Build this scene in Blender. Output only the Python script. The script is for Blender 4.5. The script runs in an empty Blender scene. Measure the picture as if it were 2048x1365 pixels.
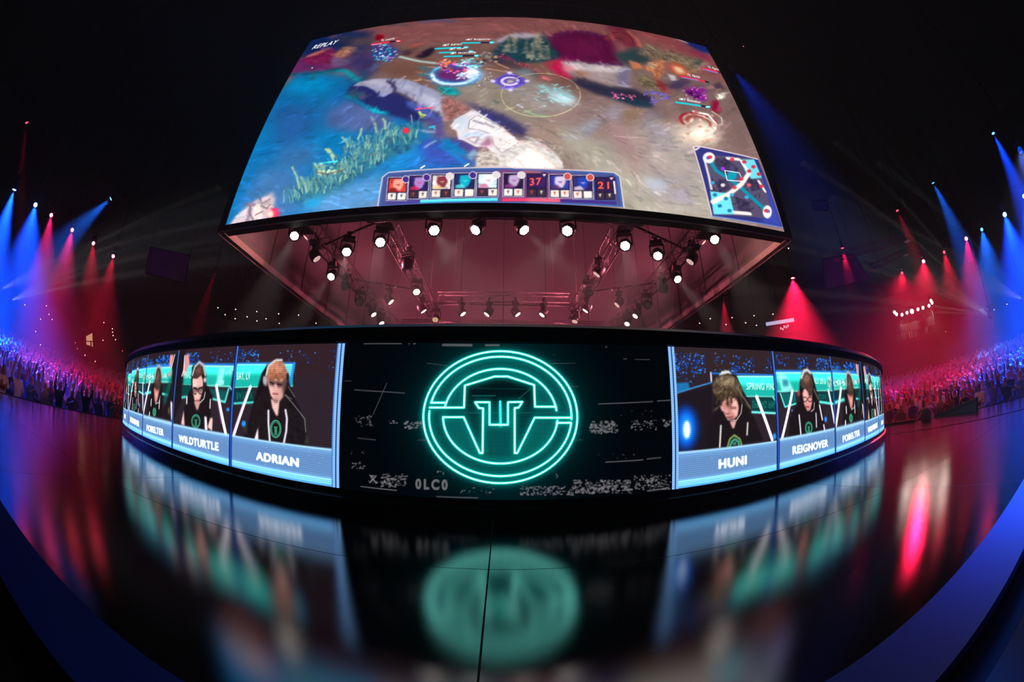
import bpy, bmesh, math, random
import numpy as np
from mathutils import Vector, Matrix, Euler

random.seed(7)
rng = np.random.default_rng(7)
SC = bpy.context.scene
COL = SC.collection

# ---------------------------------------------------------------- camera: 14 mm full-frame fisheye at the stage edge
CAM = np.array([-0.0324, -14.5284, 0.5335])
YAW, PITCH, ROLL = 0.025, 0.2368, 0.0042
FPX = 809.8                                   # equisolid focal length in photo pixels (2048 wide)


def cam_axes():
    cy, sy, p, r = math.cos(YAW), math.sin(YAW), PITCH, ROLL
    f0 = np.array([sy, cy, 0.0]); r0 = np.array([cy, -sy, 0.0]); u0 = np.array([0, 0, 1.0])
    f = f0 * math.cos(p) + u0 * math.sin(p)
    u = -f0 * math.sin(p) + u0 * math.cos(p)
    return r0 * math.cos(r) + u * math.sin(r), -r0 * math.sin(r) + u * math.cos(r), f


RGT, UPV, FWD = cam_axes()
cd = bpy.data.cameras.new('camera')
cd.type = 'PANO'
tgt = cd if hasattr(cd, 'panorama_type') else cd.cycles
tgt.panorama_type = 'FISHEYE_EQUISOLID'
tgt.fisheye_lens = FPX * 36.0 / 2048.0
tgt.fisheye_fov = math.radians(220)
cd.sensor_width = 36.0
cd.sensor_height = 24.0
cd.sensor_fit = 'AUTO'
cd.clip_end = 400
cam = bpy.data.objects.new('camera', cd)
COL.objects.link(cam)
m = Matrix.Identity(4)
for i in range(3):
    m[i][0], m[i][1], m[i][2], m[i][3] = RGT[i], UPV[i], -FWD[i], CAM[i]
cam.matrix_world = m
SC.camera = cam

# ---------------------------------------------------------------- world: dark arena filled with thin stage haze
W = bpy.data.worlds.new('arena_air')
SC.world = W
W.use_nodes = True
nt = W.node_tree
nt.nodes.clear()
wo = nt.nodes.new('ShaderNodeOutputWorld')
bg = nt.nodes.new('ShaderNodeBackground')
bg.inputs['Color'].default_value = (0.006, 0.0, 0.002, 1)
bg.inputs['Strength'].default_value = 0.05
nt.links.new(bg.outputs[0], wo.inputs['Surface'])
hz = nt.nodes.new('ShaderNodeVolumeScatter')
hz.inputs['Color'].default_value = (1, 1, 1, 1)
HAZE = 0.0065
hz.inputs['Density'].default_value = HAZE
hz.inputs['Anisotropy'].default_value = 0.0
nt.links.new(hz.outputs[0], wo.inputs['Volume'])

SC.view_settings.view_transform = 'Standard'
SC.view_settings.look = 'None'
SC.view_settings.exposure = 0.0
SC.view_settings.gamma = 1.0
SC.view_settings.use_curve_mapping = False
try:
    cy = SC.cycles
    cy.max_bounces = 5
    cy.diffuse_bounces = 1
    cy.glossy_bounces = 2
    cy.transmission_bounces = 2
    cy.volume_bounces = 0
    cy.transparent_max_bounces = 4
    cy.use_light_tree = True
    cy.use_denoising = True
    cy.sample_clamp_indirect = 4.0
    cy.caustics_reflective = False
    cy.caustics_refractive = False
except Exception:
    pass

# lamp strengths (W)
BOXP = 2400.0
WASHP = 430.0
RIGP = 0.75
FANP = 7e4
EDGEP = 7e4

# ---------------------------------------------------------------- measuring helpers: a direction seen in the photo -> a place in the arena


def ray(px, py):
    x, y = px - 1024.0, 682.5 - py
    r = math.hypot(x, y) + 1e-9
    th = 2 * math.asin(min(1.0, r / (2 * FPX)))
    return RGT * (x / r * math.sin(th)) + UPV * (y / r * math.sin(th)) + FWD * math.cos(th)


def rays(p):
    p = np.asarray(p, float).reshape(-1, 2)
    x, y = p[:, 0] - 1024.0, 682.5 - p[:, 1]
    r = np.hypot(x, y) + 1e-9
    th = 2 * np.arcsin(np.minimum(1.0, r / (2 * FPX)))
    return (x / r * np.sin(th))[:, None] * RGT + (y / r * np.sin(th))[:, None] * UPV + np.cos(th)[:, None] * FWD


def at_z(px, py, z):
    d = ray(px, py)
    return CAM + d * ((z - CAM[2]) / d[2])


def at_d(px, py, dist):
    d = ray(px, py)
    return CAM + d * (dist / math.hypot(d[0], d[1]))


def at_y(px, py, y):
    d = ray(px, py)
    return CAM + d * ((y - CAM[1]) / d[1])


def at_x(px, py, x):
    d = ray(px, py)
    return CAM + d * ((x - CAM[0]) / d[0])


# ---------------------------------------------------------------- materials
def lin(c):
    c = np.asarray(c, float) / 255.0
    return np.where(c <= 0.04045, c / 12.92, ((c + 0.055) / 1.055) ** 2.4)


def mat(name, rgb, rough=0.6, metal=0.0, spec=0.3, noise=0.0, nscale=8.0, bump=0.0, ior=None):
    m = bpy.data.materials.new(name)
    m.use_nodes = True
    t = m.node_tree
    b = t.nodes['Principled BSDF']
    c = lin(rgb)
    b.inputs['Base Color'].default_value = (*c, 1)
    b.inputs['Roughness'].default_value = rough
    b.inputs['Metallic'].default_value = metal
    b.inputs['Specular IOR Level'].default_value = spec
    if ior:
        b.inputs['IOR'].default_value = ior
    if noise or bump:
        tc = t.nodes.new('ShaderNodeTexCoord')
        n = t.nodes.new('ShaderNodeTexNoise')
        n.inputs['Scale'].default_value = nscale
        n.inputs['Detail'].default_value = 4
        t.links.new(tc.outputs['Object'], n.inputs['Vector'])
        if noise:
            r = t.nodes.new('ShaderNodeMixRGB')
            r.inputs[1].default_value = (*(c * (1 - noise)), 1)
            r.inputs[2].default_value = (*np.minimum(1, c * (1 + noise)), 1)
            t.links.new(n.outputs[0], r.inputs[0])
            t.links.new(r.outputs[0], b.inputs['Base Color'])
        if bump:
            bp = t.nodes.new('ShaderNodeBump')
            bp.inputs['Strength'].default_value = bump
            t.links.new(n.outputs[0], bp.inputs['Height'])
            t.links.new(bp.outputs[0], b.inputs['Normal'])
    return m


def emit(name, rgb, strength, sample=True):
    m = bpy.data.materials.new(name)
    m.use_nodes = True
    t = m.node_tree
    t.nodes.clear()
    o = t.nodes.new('ShaderNodeOutputMaterial')
    e = t.nodes.new('ShaderNodeEmission')
    e.inputs[0].default_value = (*lin(rgb), 1)
    e.inputs[1].default_value = strength
    t.links.new(e.outputs[0], o.inputs[0])
    if not sample:
        try:
            m.cycles.emission_sampling = 'NONE'
        except Exception:
            pass
    return m


# ---------------------------------------------------------------- object helpers
def tag(o, label=None, cat=None, group=None, kind=None):
    if label: o['label'] = label
    if cat: o['category'] = cat
    if group: o['group'] = group
    if kind: o['kind'] = kind
    return o


def empty(name, loc=(0, 0, 0), rz=0.0):
    o = bpy.data.objects.new(name, None)
    o.empty_display_size = 0.2
    o.location = tuple(float(v) for v in loc)
    o.rotation_euler = (0, 0, rz)
    COL.objects.link(o)
    return o


class MB:
    """collects shapes and links them as one mesh object"""

    def __init__(s):
        s.v, s.f, s.m = [], [], []

    def add(s, verts, faces, mi=0):
        n = len(s.v)
        s.v += [tuple(float(c) for c in p) for p in verts]
        s.f += [tuple(i + n for i in f) for f in faces]
        s.m += [mi] * len(faces)
        return s

    def box(s, x0, x1, y0, y1, z0, z1, mi=0):
        v = [(x0, y0, z0), (x1, y0, z0), (x1, y1, z0), (x0, y1, z0), (x0, y0, z1), (x1, y0, z1), (x1, y1, z1), (x0, y1, z1)]
        return s.add(v, [(0, 3, 2, 1), (4, 5, 6, 7), (0, 1, 5, 4), (1, 2, 6, 5), (2, 3, 7, 6), (3, 0, 4, 7)], mi)

    def tube(s, p, q, r, n=8, r2=None, mi=0, cap=True):
        p, q = Vector(p), Vector(q)
        d = (q - p)
        if d.length < 1e-6: return s
        d.normalize()
        a = d.cross(Vector((0, 0, 1)) if abs(d.z) < 0.95 else Vector((1, 0, 0))).normalized()
        b = d.cross(a)
        r2 = r if r2 is None else r2
        v = []
        for c, rr in ((p, r), (q, r2)):
            for i in range(n):
                t = 2 * math.pi * i / n
                v.append(c + a * (rr * math.cos(t)) + b * (rr * math.sin(t)))
        f = [(i, (i + 1) % n, n + (i + 1) % n, n + i) for i in range(n)]
        if cap: f += [tuple(range(n - 1, -1, -1)), tuple(range(n, 2 * n))]
        return s.add(v, f, mi)

    def bar(s, p, q, w, h, mi=0):
        p, q = Vector(p), Vector(q)
        d = (q - p).normalized()
        a = d.cross(Vector((0, 0, 1)) if abs(d.z) < 0.95 else Vector((1, 0, 0))).normalized()
        b = a.cross(d)
        v = [c + a * sx * w / 2 + b * sz * h / 2 for c in (p, q) for sx, sz in ((-1, -1), (1, -1), (1, 1), (-1, 1))]
        return s.add(v, [(0, 1, 2, 3), (7, 6, 5, 4), (0, 4, 5, 1), (1, 5, 6, 2), (2, 6, 7, 3), (3, 7, 4, 0)], mi)

    def lathe(s, prof, c=(0, 0, 0), n=20, mi=0, a0=0.0, a1=2 * math.pi):
        full = abs(a1 - a0 - 2 * math.pi) < 1e-6
        k = n if full else n + 1
        v = []
        for r, z in prof:
            for i in range(k):
                t = a0 + (a1 - a0) * i / n
                v.append((c[0] + r * math.cos(t), c[1] + r * math.sin(t), c[2] + z))
        f = []
        for j in range(len(prof) - 1):
            for i in range(n):
                i2 = (i + 1) % k
                f.append((j * k + i, j * k + i2, (j + 1) * k + i2, (j + 1) * k + i))
        return s.add(v, f, mi)

    def disc(s, c, nrm, r, n=16, mi=0, up=None):
        c, nrm = Vector(c), Vector(nrm).normalized()
        a = nrm.cross(Vector((0, 0, 1)) if abs(nrm.z) < 0.95 else Vector((1, 0, 0))).normalized()
        b = nrm.cross(a)
        v = [c + a * r * math.cos(2 * math.pi * i / n) + b * r * math.sin(2 * math.pi * i / n) for i in range(n)]
        return s.add(v, [tuple(range(n))], mi)

    def ball(s, c, r, n=8, mi=0):
        prof = [(max(1e-4, r * math.sin(math.pi * j / n)), -r * math.cos(math.pi * j / n)) for j in range(n + 1)]
        return s.lathe(prof, c, n, mi)

    def build(s, name, mats, parent=None, origin=None, smooth=False, bevel=0.0):
        me = bpy.data.meshes.new(name)
        o = Vector((0, 0, 0))
        if origin is not None: o = Vector(tuple(float(c) for c in origin))
        elif parent is not None and parent.parent is None and getattr(s, 'world', True): o = Vector(parent.location)
        me.from_pydata([tuple(Vector(p) - o) for p in s.v], [], s.f)
        if not isinstance(mats, (list, tuple)): mats = [mats]
        for x in mats: me.materials.append(x)
        me.polygons.foreach_set('material_index', s.m)
        if smooth: me.polygons.foreach_set('use_smooth', [True] * len(me.polygons))
        me.update()
        ob = bpy.data.objects.new(name, me)
        COL.objects.link(ob)
        if parent is not None: ob.parent = parent
        elif origin is not None: ob.location = o
        if bevel:
            md = ob.modifiers.new('bevel', 'BEVEL')
            md.width = bevel
            md.segments = 2
            md.limit_method = 'ANGLE'
        return ob


class LMB(MB):
    """same, but in the coordinates of its own thing"""
    world = False


def copy_tree(o, parent=None):
    c = o.copy()
    COL.objects.link(c)
    if parent is not None: c.parent = parent
    for ch in o.children: copy_tree(ch, c)
    return c


def struct(o): o['kind'] = 'structure'; return o


M = {
    'black': mat('matte_black', (9, 8, 9), 0.7, spec=0.15),
    'dark': mat('dark_paint', (20, 16, 18), 0.55, spec=0.2),
    'gloss_black': mat('gloss_black', (6, 6, 8), 0.25, spec=0.6),
    'steel': mat('dusty_aluminium', (118, 110, 112), 0.55, 0.2),
    'housing': mat('lamp_housing', (24, 22, 24), 0.45, spec=0.4),
    'drape': mat('grey_drape', (150, 140, 146), 0.9, spec=0.05, noise=0.08, nscale=1.2),
    'drape_seam': mat('drape_seam', (112, 102, 106), 0.9, spec=0.05),
    'rim': mat('pale_rim_metal', (205, 190, 180), 0.5),
    'arena': mat('arena_concrete', (24, 19, 21), 0.9, spec=0.1, noise=0.2, nscale=0.4),
    'arena_dark': mat('arena_dark', (9, 8, 9), 0.9, spec=0.1),
    'strip': mat('blue_stage_trim', (6, 46, 130), 0.75, spec=0.1, noise=0.05, nscale=3),
}

# ================================================================ the setting
# stage deck: 18.8 m wide, polished black sheets with fine joints
def deck_material():
    m = bpy.data.materials.new('polished_black_deck')
    m.use_nodes = True
    t = m.node_tree
    t.nodes.clear()
    out = t.nodes.new('ShaderNodeOutputMaterial')
    mix = t.nodes.new('ShaderNodeMixShader')
    dif = t.nodes.new('ShaderNodeBsdfDiffuse')
    dif.inputs[0].default_value = (0.0015, 0.0013, 0.0016, 1)
    gls = t.nodes.new('ShaderNodeBsdfGlossy')
    gls.distribution = 'BECKMANN'
    gls.inputs['Color'].default_value = (1, 1, 1, 1)
    fre = t.nodes.new('ShaderNodeFresnel')
    fre.inputs['IOR'].default_value = 2.9
    t.links.new(dif.outputs[0], mix.inputs[1]); t.links.new(gls.outputs[0], mix.inputs[2])
    t.links.new(mix.outputs[0], out.inputs[0])
    tc = t.nodes.new('ShaderNodeTexCoord')
    mp = t.nodes.new('ShaderNodeMapping')
    mp.inputs['Location'].default_value = (0.08, 13.0, 0)
    t.links.new(tc.outputs['Object'], mp.inputs[0])
    sp = t.nodes.new('ShaderNodeSeparateXYZ')
    t.links.new(mp.outputs[0], sp.inputs[0])

    def joint(sock, size):
        a = t.nodes.new('ShaderNodeMath'); a.operation = 'DIVIDE'; a.inputs[1].default_value = size
        t.links.new(sock, a.inputs[0])
        f = t.nodes.new('ShaderNodeMath'); f.operation = 'FRACT'
        t.links.new(a.outputs[0], f.inputs[0])
        s = t.nodes.new('ShaderNodeMath'); s.operation = 'SUBTRACT'; s.inputs[1].default_value = 0.5
        t.links.new(f.outputs[0], s.inputs[0])
        q = t.nodes.new('ShaderNodeMath'); q.operation = 'ABSOLUTE'
        t.links.new(s.outputs[0], q.inputs[0])
        g = t.nodes.new('ShaderNodeMath'); g.operation = 'GREATER_THAN'; g.inputs[1].default_value = 0.5 - 0.0028 / size
        t.links.new(q.outputs[0], g.inputs[0])
        return g.outputs[0], a.outputs[0]
    jx, ax = joint(sp.outputs[0], 2.44)
    jy, ay = joint(sp.outputs[1], 1.22)
    mx = t.nodes.new('ShaderNodeMath'); mx.operation = 'MAXIMUM'
    t.links.new(jx, mx.inputs[0]); t.links.new(jy, mx.inputs[1])
    n = t.nodes.new('ShaderNodeTexNoise'); n.inputs['Scale'].default_value = 3.0
    t.links.new(tc.outputs['Object'], n.inputs['Vector'])
    mr = t.nodes.new('ShaderNodeMapRange')
    mr.inputs['To Min'].default_value = 0.15
    mr.inputs['To Max'].default_value = 0.20
    t.links.new(n.outputs[0], mr.inputs[0])
    r = t.nodes.new('ShaderNodeMath'); r.operation = 'MAXIMUM'
    t.links.new(mr.outputs[0], r.inputs[0]); t.links.new(mx.outputs[0], r.inputs[1])
    t.links.new(r.outputs[0], gls.inputs['Roughness'])
    sl = t.nodes.new('ShaderNodeMath'); sl.operation = 'MULTIPLY_ADD'
    sl.inputs[1].default_value = -0.9; sl.inputs[2].default_value = 1.0
    t.links.new(mx.outputs[0], sl.inputs[0])
    fm = t.nodes.new('ShaderNodeMath'); fm.operation = 'MULTIPLY'
    t.links.new(sl.outputs[0], fm.inputs[0]); t.links.new(fre.outputs[0], fm.inputs[1])
    t.links.new(fm.outputs[0], mix.inputs[0])
    # each sheet lies a hair out of level
    fx = t.nodes.new('ShaderNodeMath'); fx.operation = 'FLOOR'; t.links.new(ax, fx.inputs[0])
    fy = t.nodes.new('ShaderNodeMath'); fy.operation = 'FLOOR'; t.links.new(ay, fy.inputs[0])
    cb = t.nodes.new('ShaderNodeCombineXYZ'); t.links.new(fx.outputs[0], cb.inputs[0]); t.links.new(fy.outputs[0], cb.inputs[1])
    wn = t.nodes.new('ShaderNodeTexWhiteNoise'); wn.noise_dimensions = '3D'; t.links.new(cb.outputs[0], wn.inputs[0])
    vs = t.nodes.new('ShaderNodeVectorMath'); vs.operation = 'SUBTRACT'; vs.inputs[1].default_value = (0.5, 0.5, 0.5)
    t.links.new(wn.outputs['Color'], vs.inputs[0])
    vm = t.nodes.new('ShaderNodeVectorMath'); vm.operation = 'MULTIPLY'; vm.inputs[1].default_value = (0.012, 0.012, 0)
    t.links.new(vs.outputs[0], vm.inputs[0])
    ge = t.nodes.new('ShaderNodeNewGeometry')
    va = t.nodes.new('ShaderNodeVectorMath'); va.operation = 'ADD'
    t.links.new(ge.outputs['Normal'], va.inputs[0]); t.links.new(vm.outputs[0], va.inputs[1])
    vn = t.nodes.new('ShaderNodeVectorMath'); vn.operation = 'NORMALIZE'; t.links.new(va.outputs[0], vn.inputs[0])
    t.links.new(vn.outputs[0], gls.inputs['Normal'])
    return m


FRONT = -14.09
M['deck'] = deck_material()
struct(MB().box(-9.4, 9.4, FRONT, 16, -0.06, 0.0).build('floor', M['deck']))
struct(MB().box(-9.4, 9.4, FRONT - 0.235, FRONT - 0.002, -0.05, 0.002).build('trim_1', M['strip']))
struct(MB().box(-9.36, 9.36, FRONT - 0.2, 15.9, -1.2, -0.062).build('trim_2', M['black']))
struct(MB().box(6.60, 6.66, FRONT + 0.002, 15.9, 0.0005, 0.004).build('trim_3', M['black']))
struct(MB().box(-52, 52, -46, 62, -1.4, -1.2).build('floor.001', M['arena_dark']))
struct(MB().box(-52, -51.6, -46, 62, -1.2, 26).build('wall_left', M['arena']))
struct(MB().box(51.6, 52, -46, 62, -1.2, 26).build('wall_right', M['arena']))
struct(MB().box(-51.6, 51.6, 61.6, 62, -1.2, 26).build('wall_back', M['arena']))
struct(MB().box(-51.6, 51.6, -46, -45.6, -1.2, 26).build('wall_front', M['arena']))
struct(MB().box(-52, 52, -46, 62, 26, 26.4).build('ceiling', M['arena_dark']))


# balcony tier that runs round the hall behind the stage: fascia, soffit, rail
def arc_band(r0, z0, r1, z1, a0, a1, n, cy=-8.0):
    mb = MB()
    for i in range(n):
        t0, t1 = (math.radians(a0 + (a1 - a0) * k / n) for k in (i, i + 1))
        q = [(math.sin(t0) * r0, cy + math.cos(t0) * r0, z0), (math.sin(t1) * r0, cy + math.cos(t1) * r0, z0),
             (math.sin(t1) * r1, cy + math.cos(t1) * r1, z1), (math.sin(t0) * r1, cy + math.cos(t0) * r1, z1)]
        mb.add(q, [(0, 1, 2, 3)])
    return mb


struct(arc_band(38.0, 9.2, 38.0, 10.2, -84, 84, 60).build('trim_4', M['arena_dark']))
struct(arc_band(38.0, 9.2, 50.0, 13.2, -84, 84, 60).build('trim_5', M['arena']))
struct(arc_band(38.0, 10.2, 50.0, 18.0, -84, 84, 60).build('trim_6', M['arena_dark']))
struct(arc_band(41.0, 3.2, 41.0, 4.4, -84, 84, 60).build('trim_7', M['arena_dark']))
struct(arc_band(41.0, 4.4, 47.0, 7.6, -84, 84, 60).build('trim_8', M['arena']))

# ================================================================ curved LED stage wall (radius 12 m)
RD = 12.0
PH0, DPH = 0.0938, 0.0932
ZB, ZT = 0.128, 1.128


def cyl(phi, z, r=RD): return (r * math.sin(phi), -r * math.cos(phi), z)


def ring_band(prof, a0, a1, n):
    """prof: closed list of (r, z); swept round the drum between two angles"""
    mb = MB()
    k = len(prof)
    v, f = [], []
    for i in range(n + 1):
        t = a0 + (a1 - a0) * i / n
        v += [cyl(t, z, r) for r, z in prof]
    for i in range(n):
        for j in range(k):
            j2 = (j + 1) % k
            f.append((i * k + j, (i + 1) * k + j, (i + 1) * k + j2, i * k + j2))
    f.append(tuple(range(k - 1, -1, -1)))
    f.append(tuple(n * k + j for j in range(k)))
    return mb.add(v, f)


led_wall = empty('curved_led_wall', (0, 0, 0))
tag(led_wall, 'long curved black stage wall with LED pictures standing on the glossy stage', 'led wall')
AMX = math.radians(100)
ring_band([(11.90, 0.0), (12.03, 0.0), (12.035, 0.07), (12.0, 0.085), (12.0, 0.126), (11.90, 0.126)], -AMX, AMX, 160).build('plinth', M['gloss_black'], led_wall)
ring_band([(11.90, 1.130), (12.04, 1.130), (12.05, 1.16), (12.05, 1.192), (11.90, 1.192)], -AMX, AMX, 160).build('bezel', M['black'], led_wall)
M['rim_gloss'] = mat('rim_gloss', (28, 30, 36), 0.32, spec=0.6)
ring_band([(11.80, 1.193), (12.035, 1.193), (12.02, 1.235), (11.985, 1.262), (11.80, 1.262)], -AMX, AMX, 160).build('top_rim', M['rim_gloss'], led_wall)
ring_band([(11.72, 0.0), (11.93, 0.0), (11.93, 1.192), (11.72, 1.192)], -AMX, AMX, 120).build('back_panel', M['black'], led_wall)
mb = MB()
n = 96
mb.add([(11.8 * math.cos(2 * math.pi * i / n), 11.8 * math.sin(2 * math.pi * i / n), 1.24) for i in range(n)] + [(11.8 * math.cos(2 * math.pi * i / n), 11.8 * math.sin(2 * math.pi * i / n), 1.20) for i in range(n)],
       [tuple(range(n)), tuple(range(2 * n - 1, n - 1, -1))] + [(i, n + i, n + (i + 1) % n, (i + 1) % n) for i in range(n)])
mb.build('deck', M['black'], led_wall)
ph_end = PH0 + 5 * DPH
for s_ in (-1, 1):
    ring_band([(11.93, ZB), (11.998, ZB), (11.998, ZT), (11.93, ZT)], s_ * ph_end, s_ * AMX, 60).build('blank_panel', M['gloss_black'], led_wall)

# ================================================================ hanging box of four video screens
YF = CAM[1] + 7.16            # front face
HW = 7.40                     # half width outside
SW = 7.16 * 1.0035            # half width of the picture
ZS0, ZS1 = CAM[2] + 7.16 * 0.6549, CAM[2] + 7.16 * 1.797
ZBX, ZTX = CAM[2] + 7.16 * 0.6334, CAM[2] + 7.16 * 1.835
YB = YF + 2 * HW
vbox = empty('hanging_video_cube', (0, (YF + YB) / 2, ZBX))
tag(vbox, 'huge hanging box of video screens showing a game replay above the stage', 'video screen')
mb = MB()
mb.box(-HW, HW, YF, YF + 0.12, ZBX, ZS0); mb.box(-HW, HW, YF, YF + 0.12, ZS1, ZTX)
mb.box(-HW, -SW, YF, YF + 0.12, ZS0, ZS1); mb.box(SW, HW, YF, YF + 0.12, ZS0, ZS1)
mb.build('screen_frame', M['black'], vbox)
MB().box(-HW + .02, HW - .02, YF + 0.121, YF + 0.35, ZBX, ZTX).build('back_shell', M['black'], vbox)
MB().box(-HW, -HW + .06, YF + .36, YB - .36, ZBX, ZTX).build('side_shell', M['black'], vbox)
MB().box(HW - .06, HW, YF + .36, YB - .36, ZBX, ZTX).build('side_shell', M['black'], vbox)
MB().box(-HW, HW, YB - .35, YB, ZBX, ZTX).build('rear_shell', M['black'], vbox)
MB().box(-HW + .36, HW - .36, YF + .36, YB - .36, ZTX - 0.1, ZTX).build('top_cover', M['black'], vbox)


# inner cloth lining, each face lightly billowed between its seams
def lining(p0, p1, nrm):
    mb = MB()
    nu, nv = 48, 10
    p0, p1, nrm = Vector(p0), Vector(p1), Vector(nrm)
    v = []
    for j in range(nv + 1):
        z = ZBX + 0.03 + (ZTX - 0.12 - ZBX) * j / nv
        for i in range(nu + 1):
            u = i / nu
            q = p0.lerp(p1, u) + nrm * (0.05 * abs(math.sin(math.pi * u * 6)))
            v.append((q.x, q.y, z))
    f = [(j * (nu + 1) + i, j * (nu + 1) + i + 1, (j + 1) * (nu + 1) + i + 1, (j + 1) * (nu + 1) + i) for j in range(nv) for i in range(nu)]
    return mb.add(v, f)


xi, yf, yb = HW - 0.14, YF + 0.36, YB - 0.36
lining((-xi, yf, 0), (-xi, yb, 0), (1, 0, 0)).build('cloth_lining', M['drape'], vbox, smooth=True)
lining((xi, yf, 0), (xi, yb, 0), (-1, 0, 0)).build('cloth_lining', M['drape'], vbox, smooth=True)
lining((-xi, yb, 0), (xi, yb, 0), (0, -1, 0)).build('cloth_lining', M['drape'], vbox, smooth=True)
lining((-xi, yf, 0), (xi, yf, 0), (0, 1, 0)).build('cloth_lining', M['drape'], vbox, smooth=True)
for k in range(1, 6):
    u = k / 6
    for a, b, nn in (((-xi, yf), (-xi, yb), (.015, 0)), ((xi, yf), (xi, yb), (-.015, 0)), ((-xi, yb), (xi, yb), (0, -.015))):
        x, y = a[0] + (b[0] - a[0]) * u + nn[0], a[1] + (b[1] - a[1]) * u + nn[1]
        MB().tube((x, y, ZBX + .03), (x, y, ZTX - .12), 0.028, 6).build('seam', M['drape_seam'], vbox)
# pale rim rails under the four faces
MB().box(-HW, HW, YF + .01, YF + .05, ZBX - .03, ZBX - .001).build('rim_rail', M['rim'], vbox)
MB().box(-HW, HW, YB - .19, YB - .01, ZBX - .03, ZBX - .001).build('rim_rail', M['rim'], vbox)
for s_ in (-1, 1):
    x0, x1 = sorted((s_ * (HW - .02), s_ * (HW - .19)))
    MB().box(x0, x1, YF + .13, YB - .2, ZBX - .03, ZBX - .001).build('rim_rail', M['rim'], vbox)
    x0, x1 = sorted((s_ * (HW - .165), s_ * (HW - .195)))
    MB().box(x0, x1, YF + .37, YB - .37, ZBX + .0, ZBX + .15).build('rim_board', M['rim'], vbox)
    x0, x1 = sorted((s_ * (HW - .018), s_ * (HW + .03)))
    MB().box(x0, x1, YF + .06, YB - .2, ZBX - .05, ZBX + .05).build('corner_angle', M['rim'], vbox)
# guard rail on top
zr = CAM[2] + 7.16 * 1.985
rail = MB()
rail.tube((-6.6, YF + .05, zr), (6.6, YF + .05, zr), 0.02, 6)
rail.build('top_rail', M['steel'], vbox)
for i in range(14):
    x = -6.5 + i
    MB().tube((x, YF + .05, ZTX), (x, YF + .05, zr), 0.014, 6).build('rail_post', M['steel'], vbox)
for s_ in (-1, 1):
    MB().tube((s_ * 7.38, YF + .1, ZTX), (s_ * 7.55, YF + .15, zr - .15), 0.02, 6).build('corner_brace', M['steel'], vbox)
    MB().tube((s_ * 7.1, YF + .2, zr + .6), (s_ * 6.8, YF + .2, zr + .75), 0.02, 6).build('hanger', M['steel'], vbox)
    for yy in (YF + 1.5, YB - 1.5):
        MB().tube((s_ * 6.5, yy, ZTX), (s_ * 6.5, yy, 25.98), 0.02, 6).build('hoist_cable', M['steel'], vbox)


# ================================================================ lighting trusses inside the box
def truss(p, q, w, label, step=0.55, hang=None, group='aluminium trusses under the video box'):
    p, q = Vector(tuple(map(float, p))), Vector(tuple(map(float, q)))
    r = empty('lighting_truss', p)
    tag(r, label, 'truss', group)
    d = (q - p).normalized()
    a = d.cross(Vector((0, 0, 1))).normalized()
    b = Vector((0, 0, 1))
    cn = [(a * sx + b * sz) * (w / 2) for sx, sz in ((-1, -1), (1, -1), (1, 1), (-1, 1))]
    for c in cn:
        MB().tube(p + c, q + c, 0.025, 8).build('chord', M['steel'], r, smooth=True)
    L = (q - p).length
    n = max(2, int(L / step))
    lace = MB()
    for k in range(4):
        c0, c1 = cn[k], cn[(k + 1) % 4]
        for i in range(n):
            s0, s1 = p + d * (L * i / n), p + d * (L * (i + 1) / n)
            if i % 2: lace.tube(s0 + c0, s1 + c1, 0.011, 5)
            else: lace.tube(s0 + c1, s1 + c0, 0.011, 5)
            if i % 2 == 0: lace.tube(s0 + c0, s0 + c1, 0.011, 5)
    lace.build('lacing', M['steel'], r)
    for e in (p, q):
        MB().box(e.x - w / 2 - .02, e.x + w / 2 + .02, e.y - w / 2 - .02, e.y + w / 2 + .02, e.z - w / 2 - .02, e.z - w / 2 + .0).build('end_plate', M['steel'], r)
    for e in (p + d * L * .12, p + d * L * .88):
        MB().tube(e + b * (w / 2), (e.x, e.y, hang or ZTX - .11), 0.012, 5).build('hoist_wire', M['drape_seam'], r)
    return r


ZTR = 5.50
XA, XB = 2.87, 5.06
truss((-XA - .2, -6.72, ZTR), (XA + .2, -6.72, ZTR), .36, 'front cross truss just behind the lower screen edge')
truss((-XA + .45, -0.55, ZTR), (XA - .45, -0.55, ZTR), .36, 'rear cross truss seen low in the middle, above the wall rim')
truss((-XA, -6.30, ZTR), (-XA, 1.1, ZTR), .36, 'inner truss running back on the left, beside the front cross truss')
truss((XA, -6.30, ZTR), (XA, 1.1, ZTR), .36, 'inner truss running back on the right, beside the front cross truss')
truss((-XB, -6.4, ZTR), (-XB, 3.2, ZTR), .36, 'outer truss running back along the left side of the box')
truss((XB, -6.4, ZTR), (XB, 3.2, ZTR), .36, 'outer truss running back along the right side of the box')
truss((-XB + .45, 3.0, ZTR), (XB - .45, 3.0, ZTR), .36, 'farthest cross truss, half hidden behind the wall rim')


def pipe(p, q, label):
    r = empty('lighting_pipe', p)
    tag(r, label, 'pipe', 'pipes bridging the trusses')
    MB().tube(p, q, 0.03, 8).build('tube', M['housing'], r, smooth=True)
    for e in (p, q):
        MB().box(e[0] - .05, e[0] + .05, e[1] - .05, e[1] + .05, e[2] - .06, e[2] + .06).build('clamp', M['housing'], r)
    for k in (.3, .45, .62):
        x, y, z = (p[i] + (q[i] - p[i]) * k for i in range(3))
        MB().ball((x, y, z - .02), 0.055, 8).build('connector', M['steel'], r)


for s_, nm in ((-1, 'left'), (1, 'right')):
    pipe((s_ * XA, -6.40, ZTR - .02), (s_ * XB, -5.2, ZTR - .02), 'front slanting pipe between the two trusses on the ' + nm)
    pipe((s_ * XB, -2.6, ZTR - .02), (s_ * XA, -1.42, ZTR - .02), 'rear slanting pipe between the two trusses on the ' + nm)

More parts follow.
